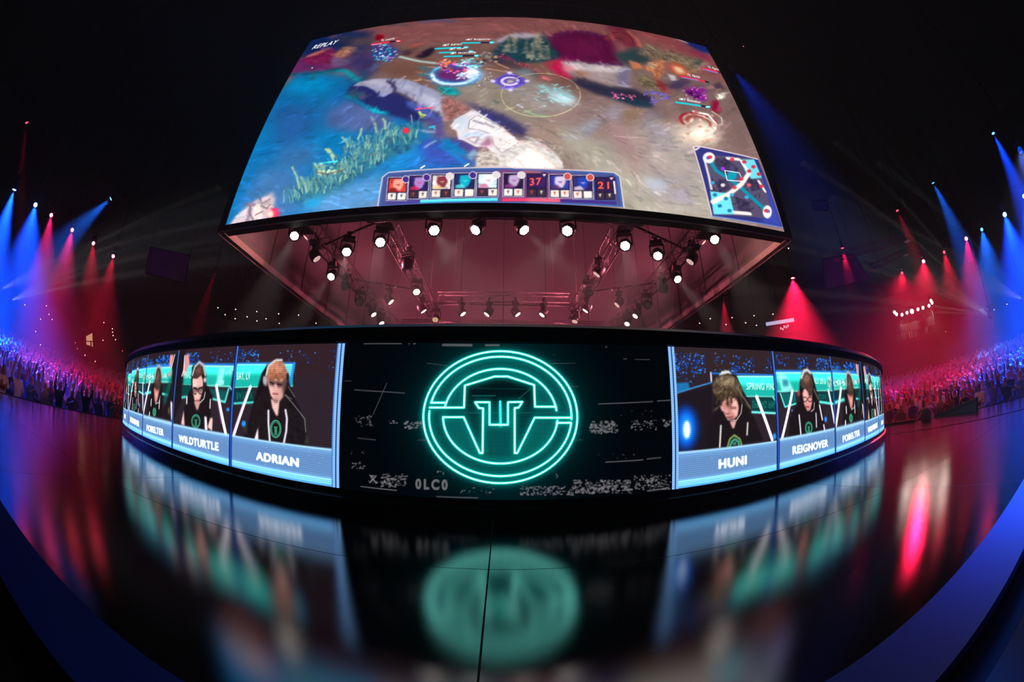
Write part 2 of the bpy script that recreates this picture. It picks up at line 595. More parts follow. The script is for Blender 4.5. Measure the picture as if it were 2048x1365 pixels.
# ================================================================ pictures shown on the screens: painted into the LED grid of each screen
def zt(ox, oy, s):
    return lambda L: [(ox + x / s, oy + y / s) for x, y in L]


Z1, Z2, Z3, Z4 = zt(580, 20, 6.203), zt(840, 20, 6.203), zt(1130, 20, 4.874), zt(440, 200, 5.25)
Z5, Z6, Z7, Z8 = zt(740, 200, 5.389), zt(1080, 200, 4.096), zt(750, 320, 7.585), zt(990, 320, 7.585)
ZA, ZB_ = zt(420, 0, 3.1017), zt(1000, 0, 2.967)


def uv_screen(p):
    d = rays(p)
    t = (YF - CAM[1]) / d[:, 1]
    q = CAM + d * t[:, None]
    return np.stack([(q[:, 0] + SW) / (2 * SW), (q[:, 2] - ZS0) / (ZS1 - ZS0)], -1)


def uv_led(a0, a1):
    def fn(p):
        d = rays(p)
        A = d[:, 0] ** 2 + d[:, 1] ** 2
        B = CAM[0] * d[:, 0] + CAM[1] * d[:, 1]
        Cc = CAM[0] ** 2 + CAM[1] ** 2 - RD ** 2
        D = np.maximum(B * B - A * Cc, 0)
        t = (-B - np.sqrt(D)) / A
        q = CAM + d * t[:, None]
        ph = np.arctan2(q[:, 0], -q[:, 1])
        return np.stack([(ph - a0) / (a1 - a0), (q[:, 2] - ZB) / (ZT - ZB)], -1)
    return fn


FONT_CACHE = {}


def glyph_tris(txt, bold=0.0):
    key = (txt, bold)
    if key not in FONT_CACHE:
        cu = bpy.data.curves.new('t', 'FONT'); cu.body = txt; cu.offset = bold; cu.space_character = 1.0 + bold * 9
        ob = bpy.data.objects.new('t', cu); COL.objects.link(ob)
        dg = bpy.context.evaluated_depsgraph_get()
        me = bpy.data.meshes.new_from_object(ob.evaluated_get(dg))
        me.calc_loop_triangles()
        co = np.array([v.co[:2] for v in me.vertices])
        tr = np.array([t.vertices[:] for t in me.loop_triangles])
        bpy.data.objects.remove(ob); bpy.data.curves.remove(cu); bpy.data.meshes.remove(me)
        lo, hi = co.min(0), co.max(0)
        FONT_CACHE[key] = ((co - lo) / (hi - lo), tr)
    return FONT_CACHE[key]


def blur1(a, s):
    if s < 0.35: return a
    n = int(math.ceil(s * 2.5))
    k = np.exp(-0.5 * (np.arange(-n, n + 1) / s) ** 2); k /= k.sum()
    for ax in (0, 1):
        pad = [(0, 0)] * a.ndim; pad[ax] = (n, n)
        b = np.pad(a, pad, mode='edge')
        o = np.zeros_like(a)
        for i, w in enumerate(k):
            sl = [slice(None)] * a.ndim; sl[ax] = slice(i, i + a.shape[ax]); o += w * b[tuple(sl)]
        a = o
    return a


def vnoise(h, w, cell, seed):
    g = np.random.default_rng(seed).random((int(h / cell) + 3, int(w / cell) + 3))
    y = np.arange(h) / cell; x = np.arange(w) / cell
    yi, xi = y.astype(int), x.astype(int)
    fy, fx = (y - yi), (x - xi)
    fy = (fy * fy * (3 - 2 * fy))[:, None]; fx = (fx * fx * (3 - 2 * fx))[None, :]
    a = g[np.ix_(yi, xi)]; b = g[np.ix_(yi, xi + 1)]; c = g[np.ix_(yi + 1, xi)]; d = g[np.ix_(yi + 1, xi + 1)]
    return (a * (1 - fx) + b * fx) * (1 - fy) + (c * (1 - fx) + d * fx) * fy


class Canvas:
    def __init__(s, w, h, fn, base):
        s.w, s.h, s.fn = w, h, fn
        s.a = np.tile(np.asarray(base, np.float64), (h, w, 1))
        s.rx = s.ry = 1.0

    def scale_at(s, px, py):
        q = s.P([(px, py), (px + 1, py), (px, py + 1)])
        s.rx = float(np.linalg.norm(q[1] - q[0])); s.ry = float(np.linalg.norm(q[2] - q[0]))

    def P(s, pts):
        q = s.fn(np.asarray(pts, float))
        return np.stack([q[:, 0] * (s.w - 1), q[:, 1] * (s.h - 1)], -1)

    def win(s, q, m):
        x0 = max(0, int(math.floor(q[:, 0].min() - m))); x1 = min(s.w, int(math.ceil(q[:, 0].max() + m)) + 1)
        y0 = max(0, int(math.floor(q[:, 1].min() - m))); y1 = min(s.h, int(math.ceil(q[:, 1].max() + m)) + 1)
        return (x0, x1, y0, y1) if x1 > x0 and y1 > y0 else None

    def cover(s, q, wn):
        x0, x1, y0, y1 = wn
        out = np.zeros((y1 - y0, x1 - x0))
        n = len(q)
        for oy in (-.33, 0, .33):
            for ox in (-.33, 0, .33):
                X = np.arange(x0, x1)[None, :] + ox; Y = np.arange(y0, y1)[:, None] + oy
                ins = np.zeros(out.shape, bool)
                for i in range(n):
                    ax, ay = q[i]; bx, by = q[(i + 1) % n]
                    if ay == by: continue
                    c = ((ay > Y) != (by > Y)) & (X < (bx - ax) * (Y - ay) / (by - ay) + ax)
                    ins ^= c
                out += ins
        return out / 9.0

    def blend(s, wn, m, col, al=1.0, add=False, tx=0.0):
        x0, x1, y0, y1 = wn
        c = np.asarray(col, float)
        r = s.a[y0:y1, x0:x1]
        if tx:
            n = vnoise(y1 - y0, x1 - x0, 5, x0 + 7 * y0) * .6 + vnoise(y1 - y0, x1 - x0, 2.2, x0 + 3 * y0 + 1) * .4 - .5
            c = c[None, None, :] * (1 + tx * 2 * n[..., None])
        mm = (m * al)[..., None]
        s.a[y0:y1, x0:x1] = r + mm * c if add else r * (1 - mm) + mm * c

    def fill(s, pts, col, soft=0.0, al=1.0, add=False, tx=0.0):
        q = s.P(pts)
        c = np.mean(np.asarray(pts, float), 0); s.scale_at(c[0], c[1])
        sf = soft * (s.rx + s.ry) / 2
        wn = s.win(q, 2 + sf * 3)
        if wn is None: return
        s.blend(wn, blur1(s.cover(q, wn), sf), col, al, add, tx)

    def ell(s, x, y, rx, ry, col, soft=0.0, al=1.0, add=False, rot=0.0, tx=0.0):
        c, sn = math.cos(rot), math.sin(rot)
        s.fill([(x + rx * math.cos(t) * c - ry * math.sin(t) * sn, y + rx * math.cos(t) * sn + ry * math.sin(t) * c) for t in np.linspace(0, 2 * math.pi, 25)[:-1]], col, soft, al, add, tx)

    def line(s, pts, wd, col, soft=0.0, al=1.0, add=False, closed=False):
        pts = list(pts)
        if closed: pts = pts + [pts[0]]
        q = s.P(pts)
        c = np.mean(np.asarray(pts, float), 0); s.scale_at(c[0], c[1])
        k = (s.rx + s.ry) / 2
        hw = max(.3, wd * k / 2); sf = soft * k
        wn = s.win(q, hw + 2 + 3 * sf)
        if wn is None: return
        x0, x1, y0, y1 = wn
        X = np.arange(x0, x1)[None, :].astype(float); Y = np.arange(y0, y1)[:, None].astype(float)
        d = np.full((y1 - y0, x1 - x0), 1e9)
        for a, b in zip(q[:-1], q[1:]):
            v = b - a; L = float(v @ v) + 1e-9
            t = np.clip(((X - a[0]) * v[0] + (Y - a[1]) * v[1]) / L, 0, 1)
            d = np.minimum(d, np.hypot(X - a[0] - t * v[0], Y - a[1] - t * v[1]))
        s.blend(wn, blur1(np.clip(hw + .5 - d, 0, 1), sf), col, al, add)

    def text(s, txt, p0, p1, ptop, col, bold=0.0, al=1.0, shear=0.0, fat=0.0):
        """baseline from p0 to p1, ptop above p0 at cap height (photo pixels)"""
        g, tr = glyph_tris(txt, bold)
        a, b, c = s.P([p0, p1, ptop])
        q = a + np.outer(g[:, 0], b - a) + np.outer(g[:, 1], c - a) + np.outer(g[:, 1] * shear, (b - a))
        wn = s.win(q, 2)
        if wn is None: return
        m = np.zeros((wn[3] - wn[2], wn[1] - wn[0]))
        for t in tr:
            w2 = s.win(q[t], 1)
            if w2 is None: continue
            k = s.cover(q[t], w2)
            m[w2[2] - wn[2]:w2[3] - wn[2], w2[0] - wn[0]:w2[1] - wn[0]] += k
        m = np.clip(m, 0, 1)
        if fat:                       # thicker letters: spread the strokes sideways and a little up and down
            b = m.copy()
            for dx, dy, w in ((1, 0, fat), (-1, 0, fat), (0, 1, fat * .6), (0, -1, fat * .6)):
                b = np.maximum(b, np.roll(np.roll(m, dx, 1), dy, 0) * w)
            m = np.clip(b, 0, 1)
        s.blend(wn, m, col, al)

    def colors(s, gain=1.0):
        c = np.maximum(s.a, 0) / 255.0
        return np.where(c <= 0.04045, c / 12.92, ((c + 0.055) / 1.055) ** 2.4) * gain


def picture_material(name, strength, dots=None, rows=None):
    m = bpy.data.materials.new(name)
    m.use_nodes = True
    t = m.node_tree
    t.nodes.clear()
    o = t.nodes.new('ShaderNodeOutputMaterial')
    e = t.nodes.new('ShaderNodeEmission')
    a = t.nodes.new('ShaderNodeAttribute'); a.attribute_name = 'picture'
    e.inputs[1].default_value = strength
    t.links.new(a.outputs['Color'], e.inputs[0])
    if dots or rows:
        uv = t.nodes.new('ShaderNodeUVMap'); uv.uv_map = 'led'
        sp = t.nodes.new('ShaderNodeSeparateXYZ'); t.links.new(uv.outputs[0], sp.inputs[0])

        def tri(sock, n, depth):
            k = t.nodes.new('ShaderNodeMath'); k.operation = 'MULTIPLY'; k.inputs[1].default_value = n * 2 * math.pi; t.links.new(sock, k.inputs[0])
            c = t.nodes.new('ShaderNodeMath'); c.operation = 'COSINE'; t.links.new(k.outputs[0], c.inputs[0])
            f = t.nodes.new('ShaderNodeMath'); f.operation = 'MULTIPLY_ADD'; f.inputs[1].default_value = -depth; f.inputs[2].default_value = 1.0; t.links.new(c.outputs[0], f.inputs[0])
            return f.outputs[0]
        s = None
        for sock, n, dp in ([(sp.outputs[0], dots[0], dots[2]), (sp.outputs[1], dots[1], dots[2])] if dots else [(sp.outputs[1], rows[0], rows[1])]):
            v = tri(sock, n, dp)
            if s is None: s = v
            else:
                mm = t.nodes.new('ShaderNodeMath'); mm.operation = 'MULTIPLY'; t.links.new(s, mm.inputs[0]); t.links.new(v, mm.inputs[1]); s = mm.outputs[0]
        mm = t.nodes.new('ShaderNodeMath'); mm.operation = 'MULTIPLY'; mm.inputs[1].default_value = strength; t.links.new(s, mm.inputs[0])
        t.links.new(mm.outputs[0], e.inputs[1])
    t.links.new(e.outputs[0], o.inputs[0])
    try: m.cycles.emission_sampling = 'NONE'
    except Exception: pass
    return m


def grid_mesh(name, w, h, posfn, cols, material, uvs=False):
    """posfn(u, v) -> Nx3; colours are one per LED grid node"""
    u, v = np.meshgrid(np.linspace(0, 1, w), np.linspace(0, 1, h))
    co = posfn(u.ravel(), v.ravel())
    me = bpy.data.meshes.new(name)
    nv, nf = w * h, (w - 1) * (h - 1)
    me.vertices.add(nv); me.vertices.foreach_set('co', co.astype(np.float32).ravel())
    i = (np.arange(h - 1)[:, None] * w + np.arange(w - 1)[None, :]).ravel()
    q = np.stack([i, i + 1, i + w + 1, i + w], -1).astype(np.int32)
    me.loops.add(nf * 4); me.loops.foreach_set('vertex_index', q.ravel())
    me.polygons.add(nf); me.polygons.foreach_set('loop_start', np.arange(nf, dtype=np.int32) * 4)
    try: me.polygons.foreach_set('loop_total', np.full(nf, 4, np.int32))
    except Exception: pass
    me.update(calc_edges=True)
    at = me.attributes.new('picture', 'FLOAT_COLOR', 'POINT')
    c = np.ones((nv, 4), np.float32); c[:, :3] = cols.reshape(-1, 3)
    at.data.foreach_set('color', c.ravel())
    if uvs:
        ul = me.uv_layers.new(name='led')
        uv = np.stack([u.ravel(), v.ravel()], -1)[q.ravel()].astype(np.float32)
        ul.data.foreach_set('uv', uv.ravel())
    me.materials.append(material)
    me.validate()
    return me


# ---------------------------------------------------------------- big screen: a game replay (generic terrain, lights and panels)
def paint_game():
    c = Canvas(860, 490, uv_screen, (128, 104, 100))
    F, L, E = c.fill, c.line, c.ell
    # broad ground colours
    F([(700, 30), (1010, 20), (1300, 30), (1440, 80), (1470, 170), (1250, 120), (1000, 75), (820, 110), (690, 120)], (150, 92, 92), 8)
    F([(780, 90), (1000, 80), (1130, 130), (1180, 200), (1050, 240), (900, 190), (780, 160)], (126, 92, 84), 10)
    F([(900, 130), (1060, 160), (1180, 230), (1350, 280), (1560, 420), (1350, 430), (1130, 330), (960, 230), (880, 190)], (140, 128, 118), 16)
    F([(1120, 240), (1300, 230), (1440, 330), (1520, 440), (1260, 430), (1170, 320)], (158, 152, 140), 16)
    F([(1130, 190), (1260, 200), (1300, 250), (1180, 280), (1090, 230)], (138, 116, 112), 12)
    F([(1180, 230), (1300, 260), (1330, 340), (1250, 340)], (150, 118, 118), 14, .6)
    F([(1290, 240), (1360, 250), (1400, 300), (1390, 420), (1300, 400)], (150, 138, 140), 12, .8)
    # blue water at left
    F([(440, 455), (560, 180), (600, 140), (700, 150), (760, 190), (840, 240), (900, 300), (960, 330), (900, 360), (760, 400), (600, 450)], (22, 104, 170), 10)
    F([(520, 240), (640, 200), (720, 240), (660, 330), (560, 330), (510, 300)], (18, 116, 180), 14)
    F([(545, 215), (620, 205), (640, 250), (580, 300), (545, 290)], (48, 84, 150), 12, .8)
    F([(545, 300), (630, 285), (640, 330), (560, 330)], (70, 100, 155), 12, .8)
    F([(655, 225), (690, 200), (735, 195), (790, 240), (765, 260), (690, 262), (655, 250)], (92, 98, 150), 7, .9)
    F([(640, 205), (690, 195), (720, 240), (650, 260)], (70, 96, 160), 10, .6)
    F([(575, 160), (640, 150), (680, 165), (640, 185), (580, 182)], (10, 150, 215), 10, .9)
    F([(470, 430), (520, 330), (600, 330), (620, 400), (560, 445)], (72, 112, 168), 16, .9)
    F([(600, 380), (740, 350), (780, 330), (770, 410), (620, 430)], (92, 136, 190), 16, .9)
    F([(820, 300), (880, 320), (900, 335), (820, 340)], (58, 88, 168), 10, .8)
    F([(745, 300), (830, 280), (850, 330), (760, 335)], (40, 130, 200), 12, .7)
    # top left: sky blue corner, red rocks, brown slope
    F([(606, 92), (618, 74), (680, 60), (740, 62), (740, 100), (640, 115), (600, 118)], (24, 48, 108), 5)
    F(Z1([(0, 750), (100, 600), (330, 510), (520, 450), (620, 560), (800, 720), (560, 730), (250, 760), (-40, 800)]), (112, 48, 104), 4)
    F(Z1([(150, 590), (300, 520), (420, 470), (520, 470), (540, 560), (470, 670), (330, 660), (180, 660)]), (128, 36, 84), 2, tx=.25)
    F(Z1([(140, 585), (300, 515), (430, 462), (520, 452), (400, 520), (280, 560)]), (214, 130, 112), 1.5, .8)
    F(Z1([(540, 540), (640, 450), (760, 430), (830, 460), (790, 520), (680, 570), (560, 590)]), (186, 122, 92), 2.5, tx=.3)
    F(Z1([(640, 500), (740, 470), (790, 480), (700, 540)]), (226, 178, 150), 2, .7, tx=.3)
    F(Z1([(480, 650), (540, 570), (680, 600), (800, 590), (740, 660), (560, 700)]), (132, 112, 150), 3, .8)
    L(Z1([(640, 640), (760, 600), (840, 560)]), 3, (150, 134, 176), 1.5, .6)
    F(Z1([(740, 330), (1000, 320), (1060, 380), (1000, 420), (760, 440), (700, 380)]), (98, 78, 84), 5)
    F(Z1([(560, 320), (760, 290), (790, 380), (700, 410), (600, 390)]), (64, 62, 86), 4, .9)
    F(Z1([(480, 310), (600, 290), (560, 340), (500, 350)]), (160, 100, 110), 3, .7)
    F(Z1([(760, 480), (980, 480), (1080, 560), (1120, 700), (1000, 830), (820, 800), (700, 700)]), (62, 52, 104), 8, .95)
    F(Z1([(820, 440), (1000, 430), (1060, 520), (900, 560)]), (78, 70, 96), 6, .8)
    F(Z1([(980, 720), (1040, 660), (1110, 640), (1080, 700), (1000, 750)]), (104, 118, 170), 3, .7)
    L(Z1([(0, 790), (250, 780), (500, 740), (620, 720)]), 5, (18, 90, 120), 2, .9)
    L(Z1([(240, 800), (450, 760), (560, 735)]), 3, (0, 150, 180), 1.5, .6)
    L(Z1([(580, 740), (680, 740), (760, 800), (820, 850), (870, 860)]), 6, (0, 170, 196), 2, .8)
    F(Z1([(230, 840), (310, 800), (280, 860)]), (60, 96, 110), 1.5)
    E(*Z1([(270, 706)])[0], 1.5, 1.2, (190, 255, 235))
    F(Z1([(800, 1040), (900, 700), (980, 820), (860, 900), (780, 890), (720, 840)]), (26, 74, 118), 4, .7)
    # big grey ridge
    F(Z1([(670, 1050), (760, 920), (960, 920), (1140, 1040), (1310, 1000), (1500, 1100), (1700, 1200), (1861, 1290), (1861, 1365), (1500, 1365), (1200, 1280), (900, 1180), (720, 1090)]), (44, 46, 104), 3)
    F(Z1([(690, 1040), (780, 960), (880, 1000), (960, 1080), (860, 1090), (740, 1080)]), (56, 90, 110), 3, .8)
    F(Z1([(860, 1040), (940, 1040), (930, 1090), (870, 1090)]), (110, 80, 100), 2, .8)
    L(Z1([(680, 1050), (780, 1090), (930, 1180), (1080, 1240), (1200, 1270)]), 5, (10, 150, 190), 2.5, .9)
    F(Z1([(960, 1210), (1100, 1225), (1200, 1275), (1060, 1265)]), (24, 190, 220), 1.5, .8)
    F(Z1([(770, 930), (850, 880), (1050, 840), (1270, 830), (1460, 850), (1600, 900), (1750, 960), (1861, 1010), (1861, 1220), (1700, 1180), (1540, 1100), (1440, 1040), (1310, 990), (1140, 1060), (1040, 980), (930, 930)]), (150, 150, 176), 1.2)
    F(Z1([(1320, 930), (1460, 900), (1640, 960), (1780, 1030), (1861, 1100), (1861, 1160), (1650, 1060), (1420, 980)]), (176, 176, 200), 2, .9)
    F(Z1([(860, 890), (1050, 850), (1200, 860), (1240, 930), (1100, 920), (960, 905)]), (182, 176, 192), 2, .8)
    F(Z1([(1040, 980), (1140, 1040), (1260, 990), (1180, 1060), (1130, 1070)]), (150, 160, 206), 1.5, .8)
    L(Z1([(1210, 870), (1270, 910), (1300, 960), (1290, 1000)]), 5, (72, 62, 100), 1.2, .95)
    L(Z1([(1270, 830), (1240, 870)]), 3, (80, 70, 100), 1, .8)
    F(Z1([(1440, 1110), (1560, 1140), (1720, 1230), (1861, 1330), (1861, 1365), (1640, 1290), (1440, 1170)]), (66, 92, 176), 2.5, .9)
    # ridge, right part
    F(Z2([(0, 950), (130, 960), (200, 1040), (300, 1060), (420, 1100), (640, 1210), (540, 1260), (430, 1340), (300, 1365), (220, 1250), (80, 1200), (-40, 1160)]), (156, 156, 180), 2)
    F(Z2([(-20, 1010), (150, 1060), (260, 1160), (330, 1290), (200, 1230), (40, 1120)]), (186, 186, 206), 2.5, .8)
    F(Z2([(260, 1090), (370, 1060), (500, 1130), (640, 1210), (540, 1270), (440, 1340), (300, 1365), (260, 1200)]), (150, 104, 98), 2.5, tx=.3)
    F(Z5([(380, 0), (560, 40), (700, 140), (800, 260), (760, 300), (640, 200), (480, 80)]), (80, 92, 170), 3, .8)
    F(Z5([(600, 140), (720, 220), (800, 320), (790, 420), (700, 380), (620, 250)]), (84, 74, 128), 4, .9)
    # bush shadows and purple ground
    F(Z5([(500, 420), (760, 400), (900, 560), (1130, 640), (1130, 700), (700, 690), (560, 560)]), (62, 78, 168), 7, .9)
    F(Z5([(800, 390), (960, 450), (1060, 560), (1020, 600), (880, 530), (770, 450)]), (10, 120, 190), 4, .9)
    L(Z5([(760, 480), (900, 580), (1030, 670)]), 6, (20, 130, 200), 2.5, .8)
    F(Z5([(820, 380), (1000, 420), (1180, 520), (1060, 560), (900, 450)]), (70, 62, 130), 4, .9)
    # brown, blue shade behind the carved stone
    F(Z5([(1000, 0), (1200, 60), (1450, 150), (1720, 300), (1680, 400), (1480, 330), (1280, 210), (1130, 80)]), (58, 54, 98), 5, .95)
    F(Z5([(1160, 90), (1300, 140), (1420, 240), (1300, 220)]), (60, 60, 140), 4, .9)
    F(Z5([(1720, 220), (2048, 160), (2048, 520), (1900, 470), (1700, 400)]), (146, 122, 114), 8, .8)
    # carved pale stone and fur bank
    F(Z5([(1150, 560), (1400, 540), (1600, 430), (1800, 420), (1980, 540), (2080, 660), (2080, 730), (1140, 720)]), (196, 190, 186), 2, tx=.12)
    F(Z5([(1160, 600), (1260, 540), (1380, 610), (1400, 700), (1160, 720)]), (168, 156, 148), 2.5, tx=.3)
    F(Z5([(1500, 680), (1640, 560), (1740, 500), (1880, 590), (2030, 730), (1500, 730)]), (240, 230, 224), 3, .95)
    L(Z5([(1740, 505), (1880, 600), (2020, 725)]), 2.5, (232, 190, 168), 1, .8)
    F(Z5([(910, 200), (1110, 85), (1230, 160), (1420, 270), (1500, 340), (1610, 440), (1400, 570), (1280, 500), (1140, 490), (1000, 420), (950, 410), (930, 320), (860, 270)]), (206, 200, 204), 1)
    F(Z5([(910, 200), (1000, 150), (1060, 220), (1040, 300), (950, 300), (930, 240)]), (196, 204, 216), 1.5)
    F(Z5([(1060, 200), (1160, 150), (1300, 210), (1420, 280), (1300, 350), (1170, 300), (1070, 290)]), (220, 214, 214), 1)
    L(Z5([(1060, 290), (1070, 210), (1150, 150), (1300, 215), (1420, 280), (1300, 350), (1180, 310), (1060, 295)]), 1.6, (138, 128, 138), .4, .9)
    L(Z5([(1120, 210), (1210, 240)]), 5, (142, 132, 146), 1, .8)
    L(Z5([(1240, 240), (1330, 280)]), 4, (150, 138, 150), 1, .8)
    F(Z5([(950, 410), (1020, 340), (1200, 330), (1290, 370), (1180, 400), (1060, 380)]), (190, 204, 224), 2)
    F(Z5([(1030, 400), (1110, 380), (1190, 380), (1140, 470)]), (162, 140, 150), 1.5)
    F(Z5([(1060, 410), (1150, 390), (1125, 440)]), (222, 212, 214), 1)
    F(Z5([(1290, 340), (1420, 290), (1560, 400), (1600, 440), (1420, 550), (1310, 450)]), (224, 216, 214), 1.5)
    L(Z5([(1310, 380), (1330, 460), (1420, 560), (1600, 450)]), 2.5, (168, 150, 152), 1, .8)
    F(Z5([(1180, 480), (1280, 370), (1320, 440), (1260, 520)]), (150, 90, 118), 3, .8)
    F(Z5([(1280, 480), (1380, 560), (1330, 560), (1260, 500)]), (226, 214, 210), 1.5)
    L(Z5([(1420, 270), (1500, 345), (1620, 440), (1860, 480), (1960, 560)]), 2, (196, 130, 128), 1, .6)
    E(*Z5([(1405, 415)])[0], 3, 3, (190, 180, 184), .8)
    F(Z5([(1040, 590), (1120, 510), (1160, 560), (1090, 640)]), (124, 160, 190), 2, .8)
    for i in range(46):
        t = i / 45
        x, y = Z5([(1180 + t * 860, 560 - 170 * math.sin(t * 2.4) + 60 * t)])[0]
        x += random.uniform(-5, 5); y += random.uniform(-5, 14)
        a = random.uniform(-1.2, .3)
        L([(x, y), (x + 7 * math.cos(a), y + 7 * math.sin(a))], 1.6, random.choice([(222, 214, 206), (150, 138, 128), (200, 190, 180)]), .5, .6)
    # crimson pool, trees, flowers along the top
    F(Z3([(-160, 260), (-60, 210), (100, 190), (300, 220), (440, 260), (480, 330), (500, 420), (560, 500), (400, 520), (180, 510), (-40, 480), (-190, 400)]), (94, 18, 66), 5)
    F(Z3([(-80, 300), (100, 260), (300, 300), (400, 380), (260, 440), (0, 400)]), (112, 26, 74), 9, .8)
    L(Z3([(-160, 260), (0, 205), (200, 200), (420, 260)]), 4, (80, 26, 92), 2, .7)
    L(Z3([(-40, 480), (180, 512), (400, 516), (560, 520)]), 6, (66, 16, 76), 2, .8)
    F(Z2([(900, 400), (1000, 330), (1130, 280), (1300, 265), (1480, 300), (1590, 320), (1400, 360), (1100, 400)]), (196, 186, 200), 2.5, .9)
    F(Z2([(880, 520), (1000, 400), (1100, 330), (1200, 330), (1330, 340), (1560, 300), (1620, 420), (1740, 540), (1640, 620), (1400, 640), (1150, 610), (950, 560)]), (34, 70, 82), 3, tx=.25)
    for cx, cy, r in ((1110, 430, .7), (1180, 360, .8), (1480, 340, 1.2), (1420, 430, 1.1), (1520, 470, 1.0), (1400, 560, 1.0), (1500, 570, .9), (1060, 470, .8)):
        for k in range(9):
            a = random.uniform(0, 6.28); d = random.uniform(0, 60) * r
            x, y = Z2([(cx + d * math.cos(a), cy + d * .8 * math.sin(a))])[0]
            E(x, y, random.uniform(3, 7) * r, random.uniform(2, 4) * r, random.choice([(150, 146, 128), (176, 166, 146), (104, 120, 116), (128, 116, 100)]), 1.2, .8, rot=random.uniform(-.6, .6))
    for cx, cy, h_, w_ in ((1110, 300, 190, 90), (1190, 350, 150, 80), (1330, 340, 170, 90), (1500, 275, 250, 110), (1410, 380, 180, 100), (1600, 420, 160, 90)):
        for t in range(7):
            u = t / 6
            yy = cy + h_ * u
            ww = w_ * (.18 + .82 * u)
            F(Z2([(cx - ww, yy + 16), (cx - ww * .3, yy - 14), (cx + ww * .2, yy - 18), (cx + ww * .5, yy + 18)]), (150 - 40 * (t % 2), 146 - 34 * (t % 2), 124 - 20 * (t % 2)), 1.2, .62)
            F(Z2([(cx + ww * .15, yy - 12), (cx + ww, yy + 20), (cx + ww * .2, yy + 22)]), (28, 60, 72), 1.2, .7)
    F(Z2([(1000, 520), (1160, 560), (1330, 620), (1200, 640), (1060, 580)]), (14, 70, 92), 3, .8)
    for x0, y0, x1, y1, n in ((980, 540, 1180, 640, 26), (1240, 650, 1480, 770, 26)):
        for k in range(n):
            t = random.random()
            x, y = Z2([(x0 + (x1 - x0) * t + random.uniform(-30, 30), y0 + (y1 - y0) * t + random.uniform(-28, 28))])[0]
            E(x, y, 1.8, 1.2, random.choice([(220, 50, 90), (180, 40, 80), (120, 40, 70), (230, 90, 110)]), .4, .85)
    F(Z2([(840, 560), (1000, 580), (1250, 700), (1500, 790), (1400, 800), (1100, 680), (900, 620)]), (44, 44, 70), 4, .8)
    F(Z2([(1560, 640), (1700, 600), (1861, 610), (1861, 860), (1700, 780), (1600, 700)]), (198, 26, 78), 4, .95)
    F(Z2([(1560, 640), (1640, 610), (1680, 680), (1600, 690)]), (140, 74, 66), 3, .8)
    F(Z2([(1520, 800), (1640, 850), (1560, 860), (1490, 830)]), (214, 110, 118), 2, .9, tx=.3)
    # pale log bank at upper right
    F(Z3([(-30, 480), (150, 500), (400, 530), (620, 545), (640, 600), (600, 740), (420, 730), (200, 650), (0, 600)]), (160, 140, 140), 4)
    F(Z3([(-20, 490), (160, 510), (420, 535), (630, 545), (520, 600), (260, 590), (60, 570)]), (206, 194, 196), 3, .95)
    F(Z3([(0, 520), (90, 540), (60, 600), (-20, 570)]), (236, 130, 140), 3, .8)
    F(Z3([(100, 580), (240, 590), (200, 640), (110, 620)]), (168, 116, 88), 4, .8)
    F(Z3([(500, 620), (580, 540), (640, 560), (640, 640), (620, 740), (520, 720)]), (120, 112, 140), 3, .9)
    L(Z3([(540, 590), (600, 560), (640, 570)]), 3, (186, 190, 214), 1.2, .8)
    L(Z3([(520, 720), (620, 740), (560, 690)]), 3, (190, 190, 215), 1.2, .7)
    F(Z3([(60, 640), (240, 680), (420, 730), (660, 760), (860, 840), (860, 930), (700, 930), (500, 860), (280, 800), (120, 720)]), (44, 44, 66), 4, .95)
    F(Z3([(460, 810), (640, 860), (860, 880), (840, 950), (640, 910), (500, 860)]), (34, 62, 84), 4, .8)
    for x0, y0, x1, y1, n, pal in ((460, 820, 700, 850, 26, [(230, 90, 150), (200, 80, 140), (240, 150, 170)]), (780, 790, 1020, 840, 40, [(110, 90, 210), (140, 120, 230), (80, 70, 160)]), (850, 850, 900, 920, 10, [(130, 110, 210)])):
        for k in range(n):
            t = random.random()
            x, y = Z3([(x0 + (x1 - x0) * t + random.uniform(-16, 16), y0 + (y1 - y0) * t + random.uniform(-28, 28))])[0]
            E(x, y, 2.0, 1.6, random.choice(pal), .5, .9)
    # thicket and rocks at top right
    F(Z3([(400, 140), (560, 140), (700, 250), (740, 350), (640, 370), (520, 300)]), (120, 44, 66), 4, .9)
    for k in range(7):
        a0 = .3 + k * .1
        L(Z3([(470 + 90 * math.cos(t) * (1 + k * .12) + 40, 330 - 70 * math.sin(t) * (1 + k * .12)) for t in np.linspace(.2, 2.6, 10)]), 1.4, (190, 96, 84) if k % 2 else (100, 22, 40), .5, .7)
    L(Z3([(620, 200), (700, 270), (740, 350)]), 5, (220, 130, 100), 2, .8)
    F(Z3([(480, 420), (640, 370), (800, 360), (860, 480), (680, 560), (560, 500)]), (46, 72, 78), 4, .95)
    F(Z3([(700, 420), (780, 330), (830, 320), (960, 390), (1100, 420), (1300, 470), (1330, 560), (1250, 600), (1000, 500), (860, 470)]), (126, 110, 92), 3, .95, tx=.35)
    for k in range(44):
        x, y = Z3([(random.uniform(720, 1280), random.uniform(360, 560))])[0]
        E(x, y, random.uniform(2, 6), random.uniform(1.5, 3), random.choice([(160, 138, 116), (96, 86, 76), (146, 122, 96), (178, 160, 140)]), 1, .55, rot=.5)
    F(Z3([(620, 480), (740, 510), (760, 560), (660, 570)]), (206, 128, 92), 2)
    F(Z3([(760, 560), (830, 500), (960, 480), (970, 600), (900, 680), (840, 590)]), (196, 124, 88), 2.5, tx=.3)
    F(Z3([(800, 510), (900, 490), (880, 560), (820, 560)]), (226, 190, 160), 2, .8, tx=.4)
